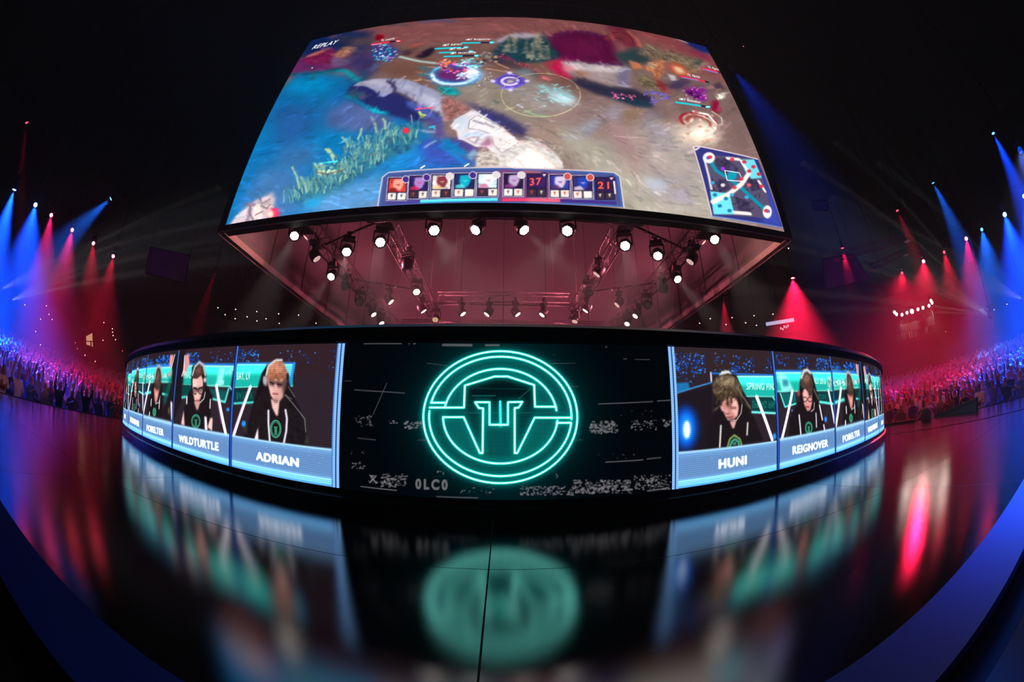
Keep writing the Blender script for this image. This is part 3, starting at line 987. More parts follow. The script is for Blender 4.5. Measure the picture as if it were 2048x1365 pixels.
    F(Z3([(700, 640), (840, 620), (930, 720), (880, 780), (760, 740)]), (120, 110, 84), 4, .9, tx=.4)
    F(Z3([(860, 640), (960, 700), (1030, 800), (960, 790)]), (156, 36, 46), 3, .8)
    F(Z3([(1000, 720), (1160, 650), (1240, 690), (1140, 760), (1040, 770)]), (78, 62, 92), 3)
    F(Z3([(1000, 610), (1080, 630), (1090, 680), (1040, 680)]), (206, 194, 196), 1.5)
    F(Z3([(1350, 500), (1440, 500), (1300, 560), (1250, 590)]), (176, 160, 150), 2.5, .9)
    F(Z3([(1260, 480), (1330, 450), (1320, 530), (1280, 520)]), (46, 80, 72), 2, .9)
    # right strip of sky in the corner
    F(Z3([(700, 180), (960, 220), (1250, 320), (1420, 440), (1460, 520), (1330, 470), (1100, 380), (860, 290), (720, 230)]), (158, 84, 88), 4, .95)
    F(Z3([(1180, 380), (1330, 400), (1430, 470), (1400, 480)]), (150, 40, 96), 4, .7)
    F(Z3([(1160, 270), (1280, 300), (1380, 315), (1430, 420), (1330, 400), (1200, 330)]), (24, 50, 140), 3)
    L(Z3([(1060, 260), (1190, 310)]), 3, (196, 190, 214), .8, .8)
    L(Z3([(980, 225), (1100, 250), (1160, 270)]), 4, (92, 70, 140), 1.5, .8)
    L(ZA([(1100, 150), (1220, 148)]), 4, (70, 84, 90), 2, .7)
    L(Z2([(0, 140), (250, 110), (430, 130)]), 5, (80, 96, 150), 2.5, .8)
    for y0, dy in ((150, 30), (200, 10), (260, -30), (330, 20)):
        L(Z2([(100, y0 + 30), (500, y0), (1000, y0 + dy), (1500, y0 + 20)]), 3, (176, 116, 112), 2.5, .35)
    # paving cracks lower right
    for pts, col in (([(0, 150), (250, 200), (420, 120), (560, 30)], (120, 110, 112)), ([(480, 120), (540, 160)], (80, 70, 74)), ([(840, 110), (890, 150), (830, 230)], (110, 104, 116)), ([(1030, 200), (1080, 330), (1130, 390)], (120, 110, 108)), ([(880, 390), (1080, 410)], (130, 120, 118)), ([(930, 570), (1100, 660), (1200, 710), (1250, 860)], (122, 116, 118)), ([(1010, 830), (1140, 840), (1230, 850)], (120, 112, 104)), ([(700, 300), (790, 480), (800, 740)], (150, 120, 118))):
        L(Z6(pts), 3, col, 1.6, .6)
    for pts, col in (([(280, 220), (470, 130), (520, 170), (400, 290)], (134, 146, 162)), ([(500, 120), (620, 20), (720, 50), (640, 170)], (144, 140, 158)), ([(830, 230), (890, 150), (940, 190)], (150, 146, 172)), ([(940, 200), (1030, 200), (1080, 330), (940, 290)], (156, 146, 160)), ([(680, 70), (830, 60), (820, 140), (700, 190)], (140, 112, 84)), ([(860, 90), (990, 90), (1010, 140), (900, 140)], (124, 116, 140)), ([(140, 290), (280, 240), (400, 300), (250, 330)], (150, 150, 152)), ([(840, 640), (1010, 630), (1060, 720), (940, 760)], (176, 186, 202)), ([(1130, 700), (1210, 720), (1240, 840), (1100, 810)], (150, 140, 156)), ([(560, 200), (700, 230), (780, 420), (700, 420), (580, 300)], (156, 124, 126)), ([(900, 400), (1180, 420), (1260, 560), (1060, 620), (940, 560)], (172, 158, 150))):
        F(Z6(pts), col, 5, .6)
    for k in range(150):
        x, y = Z6([(random.uniform(20, 1250), random.uniform(60, 850))])[0]
        a = random.uniform(-1.2, -.3)
        L([(x, y), (x + 5 * math.cos(a), y + 5 * math.sin(a))], 1, (206, 198, 178), .4, random.uniform(.1, .4))
    # spell lights: blue ring, violet star, gold circle
    F(Z2([(1080, 760), (1300, 740), (1400, 800), (1500, 900), (1861, 980), (1861, 1250), (1500, 1250), (1100, 1000)]), (150, 140, 140), 6, .6)
    F(Z2([(1150, 720), (1350, 720), (1450, 800), (1300, 800)]), (120, 150, 160), 5, .7)
    ring = [(425 + 285 * math.cos(t), 785 + 115 * math.sin(t)) for t in np.linspace(0, 2 * math.pi, 48)]
    E(*Z2([(640, 790)])[0], 20, 12, (250, 250, 255), 5, .95)
    E(*Z2([(420, 800)])[0], 38, 14, (110, 40, 110), 4, .9)
    L(Z2(ring), 10, (20, 120, 230), 4, .9)
    L(Z2(ring), 4, (150, 220, 255), 1.2, .95)
    L(Z2([(150, 780), (170, 850), (280, 900), (420, 905), (560, 890), (660, 830)]), 5, (230, 250, 255), 1.5, .95)
    E(*Z2([(640, 760)])[0], 14, 9, (255, 255, 255), 3, .9)
    for cx, cy, rx, ry, n, pal in ((420, 690, 190, 80, 70, [(200, 40, 90), (120, 30, 120), (80, 50, 200), (250, 140, 200), (230, 90, 60), (60, 30, 80)]), (640, 640, 170, 60, 50, [(150, 240, 230), (200, 250, 250), (70, 190, 210), (180, 120, 200)]), (300, 640, 80, 50, 24, [(250, 120, 60), (255, 190, 150), (200, 60, 80)]), (560, 810, 120, 50, 24, [(150, 200, 255), (230, 245, 255)]), (820, 600, 140, 90, 40, [(150, 160, 150), (90, 120, 130), (190, 150, 120), (60, 60, 80)])):
        for k in range(n):
            a = random.uniform(0, 6.28); d = math.sqrt(random.random())
            x, y = Z2([(cx + rx * d * math.cos(a), cy + ry * d * math.sin(a))])[0]
            E(x, y, random.uniform(1.5, 4.5), random.uniform(1, 2.4), random.choice(pal), .6, .85, rot=random.uniform(-.6, .2))
    for (x0, y0), (x1, y1) in (((0, 840), (140, 870)), ((-90, 860), (60, 850)), ((90, 690), (200, 700)), ((820, 710), (1050, 750)), ((930, 640), (1100, 710)), ((-60, 750), (120, 790))):
        L(Z2([(x0, y0), (x1, y1)]), 2, (236, 176, 140), .8, .8)
    F(Z2([(-60, 780), (90, 770), (60, 810)]), (0, 150, 190), 2, .8); F(Z2([(-80, 700), (100, 690), (60, 740)]), (0, 150, 190), 2, .8)
    F(Z2([(200, 930), (420, 950), (500, 1040), (340, 1040), (240, 980)]), (10, 150, 170), 2.5, .9, tx=.4)
    star = [(905, 868), (1115, 765), (1330, 865), (1125, 975)]
    F(Z2(star), (90, 70, 200), 2.5, .7)
    L(Z2(star), 3, (100, 80, 230), 1.2, .9, closed=True)
    L(Z2([(1115 + 130 * math.cos(t), 868 + 62 * math.sin(t)) for t in np.linspace(0, 6.28, 30)]), 3.5, (70, 60, 190), .8, .95)
    L(Z2([(1115 + 100 * math.cos(t), 868 + 48 * math.sin(t)) for t in np.linspace(0, 6.28, 30)]), 4.5, (245, 225, 245), 1, .95)
    E(*Z2([(1125, 868)])[0], 7, 4, (180, 170, 170), 1.2)
    for x, y in star: E(*Z2([(x, y)])[0], 5, 3, (240, 225, 255), 1.2, .9)
    for k in range(40):
        x, y = Z2([(random.uniform(690, 920), random.uniform(760, 930))])[0]
        E(x, y, 1, .8, random.choice([(240, 220, 235), (130, 100, 210), (250, 230, 200)]), .3, .8)
    gc = [(1500 + 493 * math.cos(t), 1040 + 270 * math.sin(t)) for t in np.linspace(0, 2 * math.pi, 60)]
    L(Z2(gc), 1.6, (206, 196, 150), .4, .8)
    E(*Z2([(1780, 1080)])[0], 26, 10, (220, 246, 255), 6, .95, rot=.25)
    F(Z2([(1400, 900), (1700, 950), (1900, 1000), (1861, 1060), (1560, 1010)]), (150, 206, 214), 6, .6)
    for k in range(46):
        x, y = Z2([(random.uniform(1420, 1861), random.uniform(900, 1180))])[0]
        a = random.uniform(-.6, .9)
        L([(x, y), (x + 7 * math.cos(a), y + 6 * math.sin(a))], 1.2, (150, 246, 250), .4, .75)
    L(Z2([(1210, 1160), (1270, 1190)]), 4, (206, 216, 250), 1, .8)
    F(Z2([(890, 1100), (980, 1090), (1000, 1130), (920, 1150)]), (110, 124, 116), 1.5, .7, tx=.5)
    L(Z2([(1300, 1230), (1440, 1290), (1560, 1300)]), 2, (130, 240, 170), .8, .6)
    # cyan cluster and red mark at upper left
    F(Z1([(1030, 500), (1060, 420), (1240, 400), (1350, 500), (1280, 600), (1100, 590), (1000, 550)]), (40, 60, 170), 3, .7)
    for k in range(80):
        a = random.uniform(0, 6.28); d = math.sqrt(random.random())
        x, y = Z1([(1170 + 150 * d * math.cos(a) + random.uniform(-20, 20), 520 + 110 * d * math.sin(a))])[0]
        E(x, y, random.uniform(1.2, 3.2), random.uniform(.9, 1.8), random.choice([(40, 220, 235), (120, 246, 250), (70, 70, 220), (230, 245, 240), (20, 120, 200), (200, 170, 230)]), .5, .85, rot=-.4)
    F(Z1([(1060, 330), (1085, 285), (1130, 300), (1155, 280), (1160, 330), (1120, 380), (1080, 360)]), (190, 10, 36), 1.2)
    F(Z1([(1060, 330), (1085, 290), (1120, 310), (1110, 350), (1080, 360)]), (110, 14, 34), 1.5, .8)
    F(Z1([(1440, 450), (1560, 410), (1640, 400), (1560, 440)]), (230, 90, 80), 3, .8)
    F(Z1([(1560, 560), (1680, 480), (1780, 440), (1800, 490), (1720, 560), (1620, 590)]), (36, 24, 46), 2.5, .95)
    F(Z1([(1370, 500), (1480, 480), (1540, 510), (1440, 560)]), (62, 44, 60), 2.5, .8)
    L(Z1([(1480, 550), (1560, 500), (1640, 540)]), 2, (150, 80, 90), .8, .7)
    L(Z1([(1360, 565), (1500, 600), (1620, 625), (1800, 645)]), 4.5, (180, 210, 205), 1, .9)
    F(Z1([(1060, 700), (1300, 640), (1650, 680), (1700, 760), (1500, 800), (1150, 780)]), (118, 80, 66), 6, .7)
    # fire flare, violet strike, white burst at right
    F(Z3([(1060, 500), (1130, 520), (1230, 600), (1170, 640), (1050, 600), (1030, 550)]), (226, 90, 50), 4, .9)
    F(Z3([(1060, 540), (1130, 550), (1180, 600), (1100, 610)]), (255, 232, 190), 3, 1)
    F(Z3([(1150, 770), (1280, 740), (1390, 750), (1380, 780), (1330, 800), (1400, 870), (1340, 880), (1260, 840)]), (150, 20, 150), 3, .9)
    F(Z3([(1170, 780), (1290, 790), (1330, 850), (1250, 830)]), (60, 10, 80), 2, .9)
    for k in range(36):
        x, y = Z3([(random.uniform(1150, 1400), random.uniform(740, 890))])[0]
        E(x, y, random.uniform(1, 2.6), random.uniform(.8, 1.6), random.choice([(240, 150, 235), (200, 60, 200), (120, 60, 220), (250, 220, 245)]), .4, .8)
    F(Z3([(1440, 880), (1500, 870), (1510, 960), (1490, 1000), (1430, 960)]), (140, 10, 50), 2, .95)
    F(Z3([(1480, 820), (1580, 790), (1560, 850), (1490, 870)]), (236, 230, 216), 1.5, .9, tx=.6)
    F(Z3([(1460, 720), (1520, 700), (1560, 760), (1480, 760)]), (60, 44, 62), 2.5, .9)
    E(*Z3([(1290, 1200)])[0], 46, 26, (226, 204, 184), 10, .85)
    E(*Z3([(1360, 1190)])[0], 26, 16, (255, 244, 226), 7, .9)
    for rr, col, w in ((1.0, (160, 26, 40), 4), (.8, (236, 206, 190), 3), (.62, (170, 60, 50), 3)):
        L(Z3([(1310 + 180 * rr * math.cos(t), 1080 + 80 * rr * math.sin(t) + 30 * math.cos(t)) for t in np.linspace(2.6, 6.6, 26)]), w, col, .9, .85)
    L(Z3([(1260, 980), (1400, 1010), (1480, 1100), (1470, 1150)]), 4.5, (246, 240, 232), .8, .95)
    L(Z3([(1440, 980), (1530, 1040), (1540, 1100), (1500, 1120)]), 2.2, (230, 214, 200), .6, .8)
    for k in range(40):
        x, y = Z3([(random.uniform(1120, 1500), random.uniform(1000, 1260))])[0]
        E(x, y, random.uniform(1.5, 4), random.uniform(1.2, 3), random.choice([(250, 220, 196), (190, 90, 70), (255, 245, 230), (170, 110, 90)]), .9, .6)
    # grass clumps
    for pts in ([(572, 402), (600, 362), (660, 330), (705, 340), (690, 372), (640, 396)], [(630, 368), (690, 318), (760, 290), (790, 302), (740, 340), (670, 372)], [(690, 318), (740, 268), (800, 250), (842, 268), (820, 300), (760, 318)]):
        F(pts, (52, 104, 128), 6, .8)
    for k in range(160):
        x, y = random.uniform(580, 840), 0
        y = 400 - (x - 580) * .52 + random.uniform(-22, 18)
        E(x, y, random.uniform(3, 8), random.uniform(1.5, 4), random.choice([(40, 84, 110), (66, 120, 138), (84, 140, 140), (36, 74, 120)]), 1.2, .5, rot=random.uniform(-1, .4))
    blades = [(560, 380, 640, 330), (600, 400, 700, 330), (650, 350, 760, 290), (700, 310, 800, 250), (740, 290, 840, 240)]
    for (x0, y0, x1, y1), n, yw in (((575, 395, 700, 345), 70, 26), ((620, 370, 770, 300), 110, 34), ((690, 310, 830, 262), 120, 34)):
        for k in range(n):
            t = random.random()
            x = x0 + (x1 - x0) * t + random.uniform(-12, 12); y = y0 + (y1 - y0) * t + random.uniform(-yw * .5, yw * .6)
            h = random.uniform(10, 26); ln_ = random.uniform(-12, 8)
            col = random.choice([(98, 146, 150), (120, 168, 158), (70, 120, 140), (150, 184, 160), (52, 96, 130), (90, 140, 128), (60, 130, 170)])
            L([(x, y), (x + ln_ * .35, y - h * .6), (x + ln_, y - h)], random.uniform(1.4, 2.8), col, .5, .8)
    for x0, y0, x1, y1 in ((597, 375, 583, 332), (612, 382, 600, 352), (668, 325, 650, 295), (695, 290, 683, 272), (752, 262, 742, 232), (770, 255, 765, 235), (640, 350, 628, 325), (715, 275, 722, 255)):
        L([(x0, y0), ((x0 + x1) / 2 + 2, (y0 + y1) / 2 - 2), (x1, y1)], 3.5, (158, 186, 152), .8, .9)
    F(Z4([(1090, 500), (1140, 490), (1210, 590), (1190, 600)]), (170, 186, 150), 1)
    E(*Z4([(1948, 308)])[0], 7, 6, (226, 50, 70), 1.5)
    L(Z4([(1045, 655), (1220, 632)]), 3, (70, 226, 240), .4)
    for k in range(18):
        x, y = Z4([(random.uniform(1030, 1210), random.uniform(660, 760))])[0]
        E(x, y, 3.4, 2.6, random.choice([(190, 220, 170), (120, 170, 150), (90, 110, 90), (220, 236, 190)]), .8, .8)
    L(Z4([(1000, 745), (1120, 770), (1300, 720)]), 3, (110, 84, 84), 1, .8)
    F(Z4([(900, 1040), (1060, 1000), (1020, 1120), (880, 1120)]), (30, 150, 210), 5, .7)
    # pale rock with a red glow, lower left corner
    F(Z4([(70, 1320), (170, 1200), (300, 1080), (420, 1020), (540, 960), (570, 1040), (520, 1180), (470, 1260), (250, 1300)]), (196, 176, 176), 3, .95, tx=.15)
    F(Z4([(310, 1090), (420, 1080), (440, 1200), (350, 1240)]), (216, 198, 190), 2, .9)
    F(Z4([(250, 1290), (320, 1060), (350, 1060), (290, 1290)]), (92, 78, 112), 3, .7)
    for pts in ([(400, 1000), (430, 1080), (520, 1030)], [(310, 1080), (300, 1180), (340, 1250)], [(420, 1100), (480, 1130), (520, 1090)], [(360, 1200), (440, 1160)]):
        L(Z4(pts), 2.2, (96, 78, 88), .8, .8)
    E(*Z4([(550, 1190)])[0], 11, 12, (226, 60, 80), 3, .95); E(*Z4([(520, 1190)])[0], 6, 8, (255, 206, 190), 2, .95)
    L(Z4([(540, 1140), (600, 1140), (600, 1190), (560, 1230)]), 3, (240, 40, 80), 1, .8)
    # hanging charm and small shapes right of the grass
    L(Z5([(490, 85), (690, 66)]), 3, (240, 90, 130), .4)
    L(Z5([(530, 115), (545, 145), (590, 150)]), 4, (206, 226, 110), .7, .9)
    E(*Z5([(560, 165)])[0], 5, 4, (150, 160, 80), 1.2, .8)
    L(Z5([(540, 310), (620, 330), (690, 330)]), 5, (130, 150, 176), 1.2, .8)
    L(Z5([(590, 495), (640, 460), (700, 430)]), 5, (130, 150, 190), 1.2, .8)
    L(Z5([(640, 280), (680, 270), (700, 300)]), 3.5, (60, 190, 220), .8, .9)
    # the water leans to teal
    wet = np.clip((c.a[..., 2] - 1.35 * c.a[..., 0]) / 60.0, 0, 1)
    c.a[..., 1] *= 1 + .01 * wet
    c.a[..., 2] *= 1 - .05 * wet
    # the far side of the view is darker, the near ground paler
    vv = np.linspace(0, 1, c.h)[:, None, None]
    c.a *= 1.10 - .34 * vv
    c.a = 118 + (c.a - 118) * 1.12
    # painterly strokes that break up the flat fields
    for k in range(3400):
        x, y = random.uniform(445, 1565), random.uniform(34, 450)
        (qx, qy), = c.P([(x, y)])
        if not (2 < qx < c.w - 3 and 2 < qy < c.h - 3): continue
        col = c.a[int(qy), int(qx)].copy()
        s_ = random.uniform(.78, 1.26)
        col = col * s_ * np.array([random.uniform(.95, 1.06), 1, random.uniform(.94, 1.08)])
        an = .55 * math.sin(x * .011 + 1.3) + .5 * math.sin(y * .021) + (.25 if x > 850 else -.5) + random.uniform(-.35, .35)
        ln_ = random.uniform(3, 11)
        L([(x - ln_ * math.cos(an), y - ln_ * .8 * math.sin(an)), (x, y + random.uniform(-1, 1)), (x + ln_ * math.cos(an), y + ln_ * .8 * math.sin(an))], random.uniform(1.2, 4.5), col, random.uniform(.4, 1.3), random.uniform(.35, .75))
    # fine painterly grain over everything
    n = vnoise(c.h, c.w, 26, 3) * .6 + vnoise(c.h, c.w, 7, 4) * .25 + vnoise(c.h, c.w, 3, 5) * .15
    c.a *= (0.90 + .20 * n)[..., None]

    # name bars
    def bar(Z, x0, y0, x1, y1, frac, col, name, tx0, ty0, tx1, ty1, lvl=True):
        L(Z([(x0, y0), (x1, y1)]), 3.8, (34, 20, 46), .3)
        L(Z([(x0, y0), (x0 + (x1 - x0) * frac, y0 + (y1 - y0) * frac)]), 3.8, col, .3)
        if lvl: E(*Z([(x1, y1)])[0], 5, 2.6, col, .4)
        if lvl: L(Z([(x1 - 20, y1), (x1 + 14, y1)]), 1.6, (230, 250, 250), .3, .9)
        p0, p1 = Z([(tx0, ty0), (tx1, ty1)])
        c.text(name, p0, p1, (p0[0] + 1.2, p0[1] - 4.2), (250, 248, 250), .02)
    CY = (30, 196, 214)
    bar(Z2, 525, 396, 890, 388, .58, CY, 'IMT Reignover', 568, 368, 876, 362)
    bar(Z2, 195, 466, 570, 448, .8, CY, 'IMT Adrian', 280, 436, 512, 420)
    bar(Z2, 245, 516, 630, 500, .45, CY, 'IMT Huni', 360, 484, 548, 470)
    bar(Z2, 305, 562, 700, 552, .52, CY, 'IMT WildTurtle', 376, 536, 690, 522)
    bar(Z1, 1015, 412, 1340, 372, .62, (236, 40, 60), 'TL Lourlo', 1120, 378, 1290, 350)
    L(Z1([(1015, 420), (1130, 406)]), 1.8, (170, 170, 230), .3)
    bar(Z3, 1345, 560, 1500, 596, .9, (236, 40, 70), 'TL Piglet', 1392, 556, 1505, 586, False)
    L(Z3([(1350, 568), (1490, 604)]), 1.6, (110, 140, 230), .3)
    bar(Z3, 1130, 636, 1400, 694, .85, (236, 40, 70), 'TL Fenix', 1192, 630, 1318, 654, False)
    L(Z3([(1150, 648), (1300, 676)]), 1.6, (110, 140, 230), .3)
    bar(Z3, 1090, 890, 1400, 935, .75, CY, 'IMT Pobelter', 1118, 866, 1330, 900)
    c.text('REPLAY', *Z1([(262, 478), (560, 410)]), Z1([(290, 428)])[0], (255, 255, 255), .012, shear=.08)

    # lower panel with ten small portraits
    F(Z7([(40, 700), (110, 250), (200, 175), (900, 122), (1500, 100), (2048, 96)]) + Z8([(0, 96), (700, 118), (1300, 142), (1800, 172), (1890, 230), (1960, 700), (1000, 650), (100, 640)]) + Z7([(1900, 645), (1000, 660), (300, 690)]), (70, 80, 140), .5)
    F(Z7([(1900, 130), (2048, 120), (2048, 640), (1900, 640)]), (128, 60, 110), 3, .9)
    F(Z8([(60, 130), (800, 150), (1200, 180), (1200, 630), (60, 640)]), (120, 66, 116), 4, .85)
    F(Z8([(420, 130), (720, 150), (700, 180), (440, 180)]), (206, 116, 110), 3, .7)
    F(Z7([(150, 600), (680, 580), (680, 640), (150, 660)]), (76, 62, 140), 1.5, .9)
    L(Z7([(62, 690), (125, 250), (215, 190), (900, 138), (1500, 116), (2048, 112)]) + Z8([(200, 118), (1000, 150), (1780, 185), (1865, 235), (1940, 690)]), 1.6, (50, 120, 190), .3)
    L(Z7([(30, 705), (105, 245), (195, 172), (900, 120), (1500, 98), (2048, 94)]) + Z8([(300, 104), (1000, 128), (1810, 172), (1900, 235), (1965, 700)]), 2.2, (226, 200, 206), .4)
    L(Z7([(60, 688), (900, 648), (1900, 632)]) + Z8([(100, 632), (1000, 648), (1930, 690)]), 2, (50, 120, 196), .3)
    F(Z7([(680, 592), (1860, 562), (1860, 604), (680, 634)]), (66, 220, 236), .4)
    L(Z7([(690, 600), (1850, 570)]), 2, (160, 246, 250), .5, .7)
    F(Z8([(110, 566), (995, 572), (992, 618), (110, 608)]), (232, 60, 100), .4)
    F(Z8([(500, 572), (995, 576), (992, 616), (500, 612)]), (248, 160, 160), 5, .8)
    F(Z8([(995, 580), (1850, 620), (1850, 660), (992, 622)]), (66, 44, 130), .5)
    cells = [(Z7, 160, 245, 470, 600, 14, [(200, 60, 50), (250, 180, 160), (120, 20, 20)]), (Z7, 490, 215, 795, 575, 10, [(40, 30, 90), (190, 150, 220), (220, 40, 80)]),
             (Z7, 830, 195, 1155, 560, 8, [(226, 214, 210), (110, 20, 40), (250, 200, 150)]), (Z7, 1180, 180, 1510, 548, 6, [(30, 40, 90), (20, 190, 210), (90, 230, 236)]), (Z7, 1535, 175, 1870, 540, 4, [(206, 236, 246), (250, 240, 246), (200, 90, 130)]),
             (Z8, 118, 178, 435, 540, 2, [(46, 24, 66), (216, 190, 226), (140, 60, 130)]), (Z8, 480, 185, 790, 545, 0, [(54, 30, 86), (80, 40, 110), (60, 30, 80)]), (Z8, 830, 200, 1150, 560, -4, [(50, 60, 150), (246, 220, 236), (90, 40, 90)]), (Z8, 1180, 215, 1500, 575, -6, [(50, 40, 100), (30, 70, 190), (244, 214, 226)]), (Z8, 1530, 240, 1830, 590, -8, [(54, 30, 76), (90, 40, 60), (60, 30, 80)])]
    for i, (Z, x0, y0, x1, y1, sk, pal) in enumerate(cells):
        dead = i in (6, 9)
        dx = sk * 2.2
        q = lambda u, v: Z([(x0 + (x1 - x0) * u + (1 - v) * dx, y0 + (y1 - y0) * v)])[0]
        F([q(0, 0), q(1, 0), q(1, 1), q(0, 1)], (36, 26, 62), .3)
        F([q(.08, .06), q(.92, .06), q(.92, .62), q(.08, .62)], pal[0], .5, tx=.25)
        # plain blots of colour stand in for the portraits
        if not dead:
            F([q(.3, .1), q(.7, .08), q(.8, .3), q(.66, .55), q(.4, .58), q(.26, .34)], pal[1], 1.2, .85)
            F([q(.1, .5), q(.4, .44), q(.6, .62), q(.1, .62)], pal[2], 1.2, .8)
            F([q(.38, .3), q(.66, .28), q(.56, .38)], pal[2], 1, .6)
            L([q(0, 0), q(1, 0), q(1, 1), q(0, 1)], 1.2, (206, 200, 214), .2, .95, closed=True)
        for u0 in (.06, .54):
            F([q(u0, .67), q(u0 + .4, .67), q(u0 + .4, .96), q(u0, .96)], (60, 44, 60) if (dead or random.random() < .4) else random.choice([(240, 232, 220), (250, 246, 236), (236, 226, 214)]), .7)
            F([q(u0 + .12, .74), q(u0 + .26, .72), q(u0 + .2, .9)], random.choice([(60, 44, 70), (200, 70, 60), (244, 236, 226)]), .6, .8)
        F([q(.72, -.02), q(.9, -.06), q(1.06, .02), q(1.08, .16), q(.94, .24), q(.76, .2), q(.68, .1)], (50, 34, 84) if dead else random.choice([(70, 40, 130), (200, 80, 70), (30, 60, 110), (216, 206, 206)]), .4)
        if not dead:
            k0 = q(.88, .09); L([(k0[0] + 7.4 * math.cos(t), k0[1] + 7 * math.sin(t)) for t in np.linspace(0, 6.28, 20)], 1.3, (236, 226, 236), .2)
        else:
            F([q(.78, .02), q(.86, .14), q(.98, .03)], (240, 200, 210), .4)
    c.text('37', *Z8([(530, 372), (706, 362)]), Z8([(530, 258)])[0], (250, 96, 66), .02)
    c.text('21', *Z8([(1568, 418), (1740, 420)]), Z8([(1566, 312)])[0], (250, 96, 66), .02)
    L(Z8([(1812, 310), (1832, 490)]), 2.6, (250, 240, 250), .4)
    for x, y in ((690, 105), (1360, 76)):
        L(Z7([(x, y), (x + 55, y - 35)]), 3, (250, 246, 250), .4)

    # small map at the lower right
    F(Z6([(1262, 375), (1300, 372), (1790, 480), (1995, 1038), (1415, 942), (1340, 640)]), (46, 50, 120), .4)
    F(Z6([(1800, 500), (1990, 1030), (1800, 1000), (1900, 900)]), (60, 76, 180), 3, .8)
    L(Z6([(1262, 375), (1300, 370), (1790, 478)]), 2.2, (226, 206, 212), .4); L(Z6([(1262, 378), (1340, 640), (1415, 942)]), 2.2, (220, 196, 204), .4)
    L(Z6([(1262, 380), (1280, 400), (1310, 380)]), 3, (226, 206, 206), .5)
    L(Z6([(1415, 942), (1995, 1038)]), 1.6, (90, 130, 220), .4)
    mapq = [(1340, 440), (1750, 470), (1830, 640), (1905, 900), (1850, 962), (1430, 930), (1380, 620)]
    F(Z6(mapq), (84, 76, 104), .6)
    for pts in ([(1440, 470), (1540, 470), (1640, 560), (1560, 660), (1440, 560)], [(1440, 660), (1540, 640), (1560, 720), (1480, 760)], [(1700, 640), (1780, 640), (1820, 720), (1740, 740)], [(1600, 780), (1720, 830), (1740, 930), (1640, 900)]):
        F(Z6(pts), (58, 50, 80), 1, tx=.5)
    for k in range(46):
        x, y = Z6([(random.uniform(1420, 1820), random.uniform(480, 920))])[0]
        a = random.uniform(0, 6.28)
        L([(x - 5 * math.cos(a), y - 4 * math.sin(a)), (x, y), (x + 5 * math.cos(a + .8), y + 4 * math.sin(a + .8))], 2.0, (50, 44, 72), .4, .8)
    F(Z6([(1640, 480), (1760, 480), (1825, 630), (1740, 640), (1690, 580)]), (110, 216, 230), .8)
    F(Z6([(1400, 740), (1560, 760), (1600, 930), (1430, 930)]), (110, 224, 236), .8)
    L(Z6([(1400, 490), (1450, 570), (1560, 640), (1640, 700), (1740, 790), (1860, 900)]), 8, (14, 140, 168), .8)
    E(*Z6([(1580, 610)])[0], 10, 9, (14, 150, 176), 1)
    L(Z6([(1420, 830), (1560, 760), (1660, 680), (1720, 590), (1660, 500)]), 6.5, (244, 234, 228), .7)
    L(Z6([(1350, 470), (1390, 620), (1410, 720)]), 4, (236, 226, 222), .7, .9); L(Z6([(1540, 470), (1640, 480)]), 5, (240, 230, 226), .7)
    L(Z6([(1800, 660), (1850, 740)]), 5, (240, 230, 226), .7); L(Z6([(1600, 915), (1730, 925)]), 6, (240, 232, 226), .7)
    E(*Z6([(1390, 465)])[0], 12, 11, (246, 238, 232), .8); E(*Z6([(1870, 910)])[0], 9, 13, (246, 238, 232), .8)
    L(Z6([(1520, 570), (1640, 590), (1670, 660), (1540, 650)]), 1.4, (250, 250, 250), .2, 1, closed=True)
    for x, y, col in [(1680, 500, (214, 40, 60)), (1755, 540, (214, 40, 60)), (1720, 575, (214, 40, 60)), (1800, 600, (214, 40, 60)), (1655, 640, (220, 50, 70)), (1385, 465, (70, 90, 200)), (1400, 460, (214, 50, 70)), (1580, 480, (214, 50, 70)), (1820, 700, (214, 50, 70)), (1505, 690, (230, 220, 220)), (1720, 690, (230, 90, 90)), (1440, 770, (20, 120, 160)), (1480, 860, (20, 120, 160)), (1560, 900, (20, 120, 160)), (1530, 800, (20, 120, 160)), (1875, 905, (90, 100, 210)), (1860, 900, (214, 50, 70)), (1505, 555, (150, 60, 220)), (1600, 710, (220, 60, 80)), (1420, 670, (60, 160, 200)), (1580, 770, (60, 160, 210)), (1700, 790, (60, 170, 220))]:
        E(*Z6([(x, y)])[0], 4.5, 3.6, col, .5, .95)
    return c


gm = paint_game()
PIC_MAIN = picture_material('game_picture', 1.28)
me = grid_mesh('main_screen', gm.w, gm.h, lambda u, v: np.stack([(u * 2 - 1) * SW, np.full_like(u, YF + .05 - (YF + YB) / 2), ZS0 + v * (ZS1 - ZS0) - ZBX], -1), gm.colors(), PIC_MAIN)
o = bpy.data.objects.new('main_screen', me)
COL.objects.link(o); o.parent = vbox
o['label'] = 'bright screen picture of a game replay'


# ---------------------------------------------------------------- LED wall: five portrait panels, shown left and right of the emblem
def led_panel_base(c, Z, stage):
    pass


def emblem(c, Z, x, y, w, h, col):
    """small round helmet emblem on the jerseys"""
    for k in (1.0, .8):
        c.line(Z([(x + w * k * math.cos(t), y + h * k * math.sin(t)) for t in np.linspace(0, 6.28, 22)]), 2.2 if k == 1 else 1.2, col, .4, .9)
    c.line(Z([(x - w * .25, y - h * .2), (x - w * .12, y - h * .2), (x - w * .12, y + h * .6)]), 2, col, .3, .9)
    c.line(Z([(x + w * .25, y - h * .2), (x + w * .12, y - h * .2), (x + w * .12, y + h * .6)]), 2, col, .3, .9)


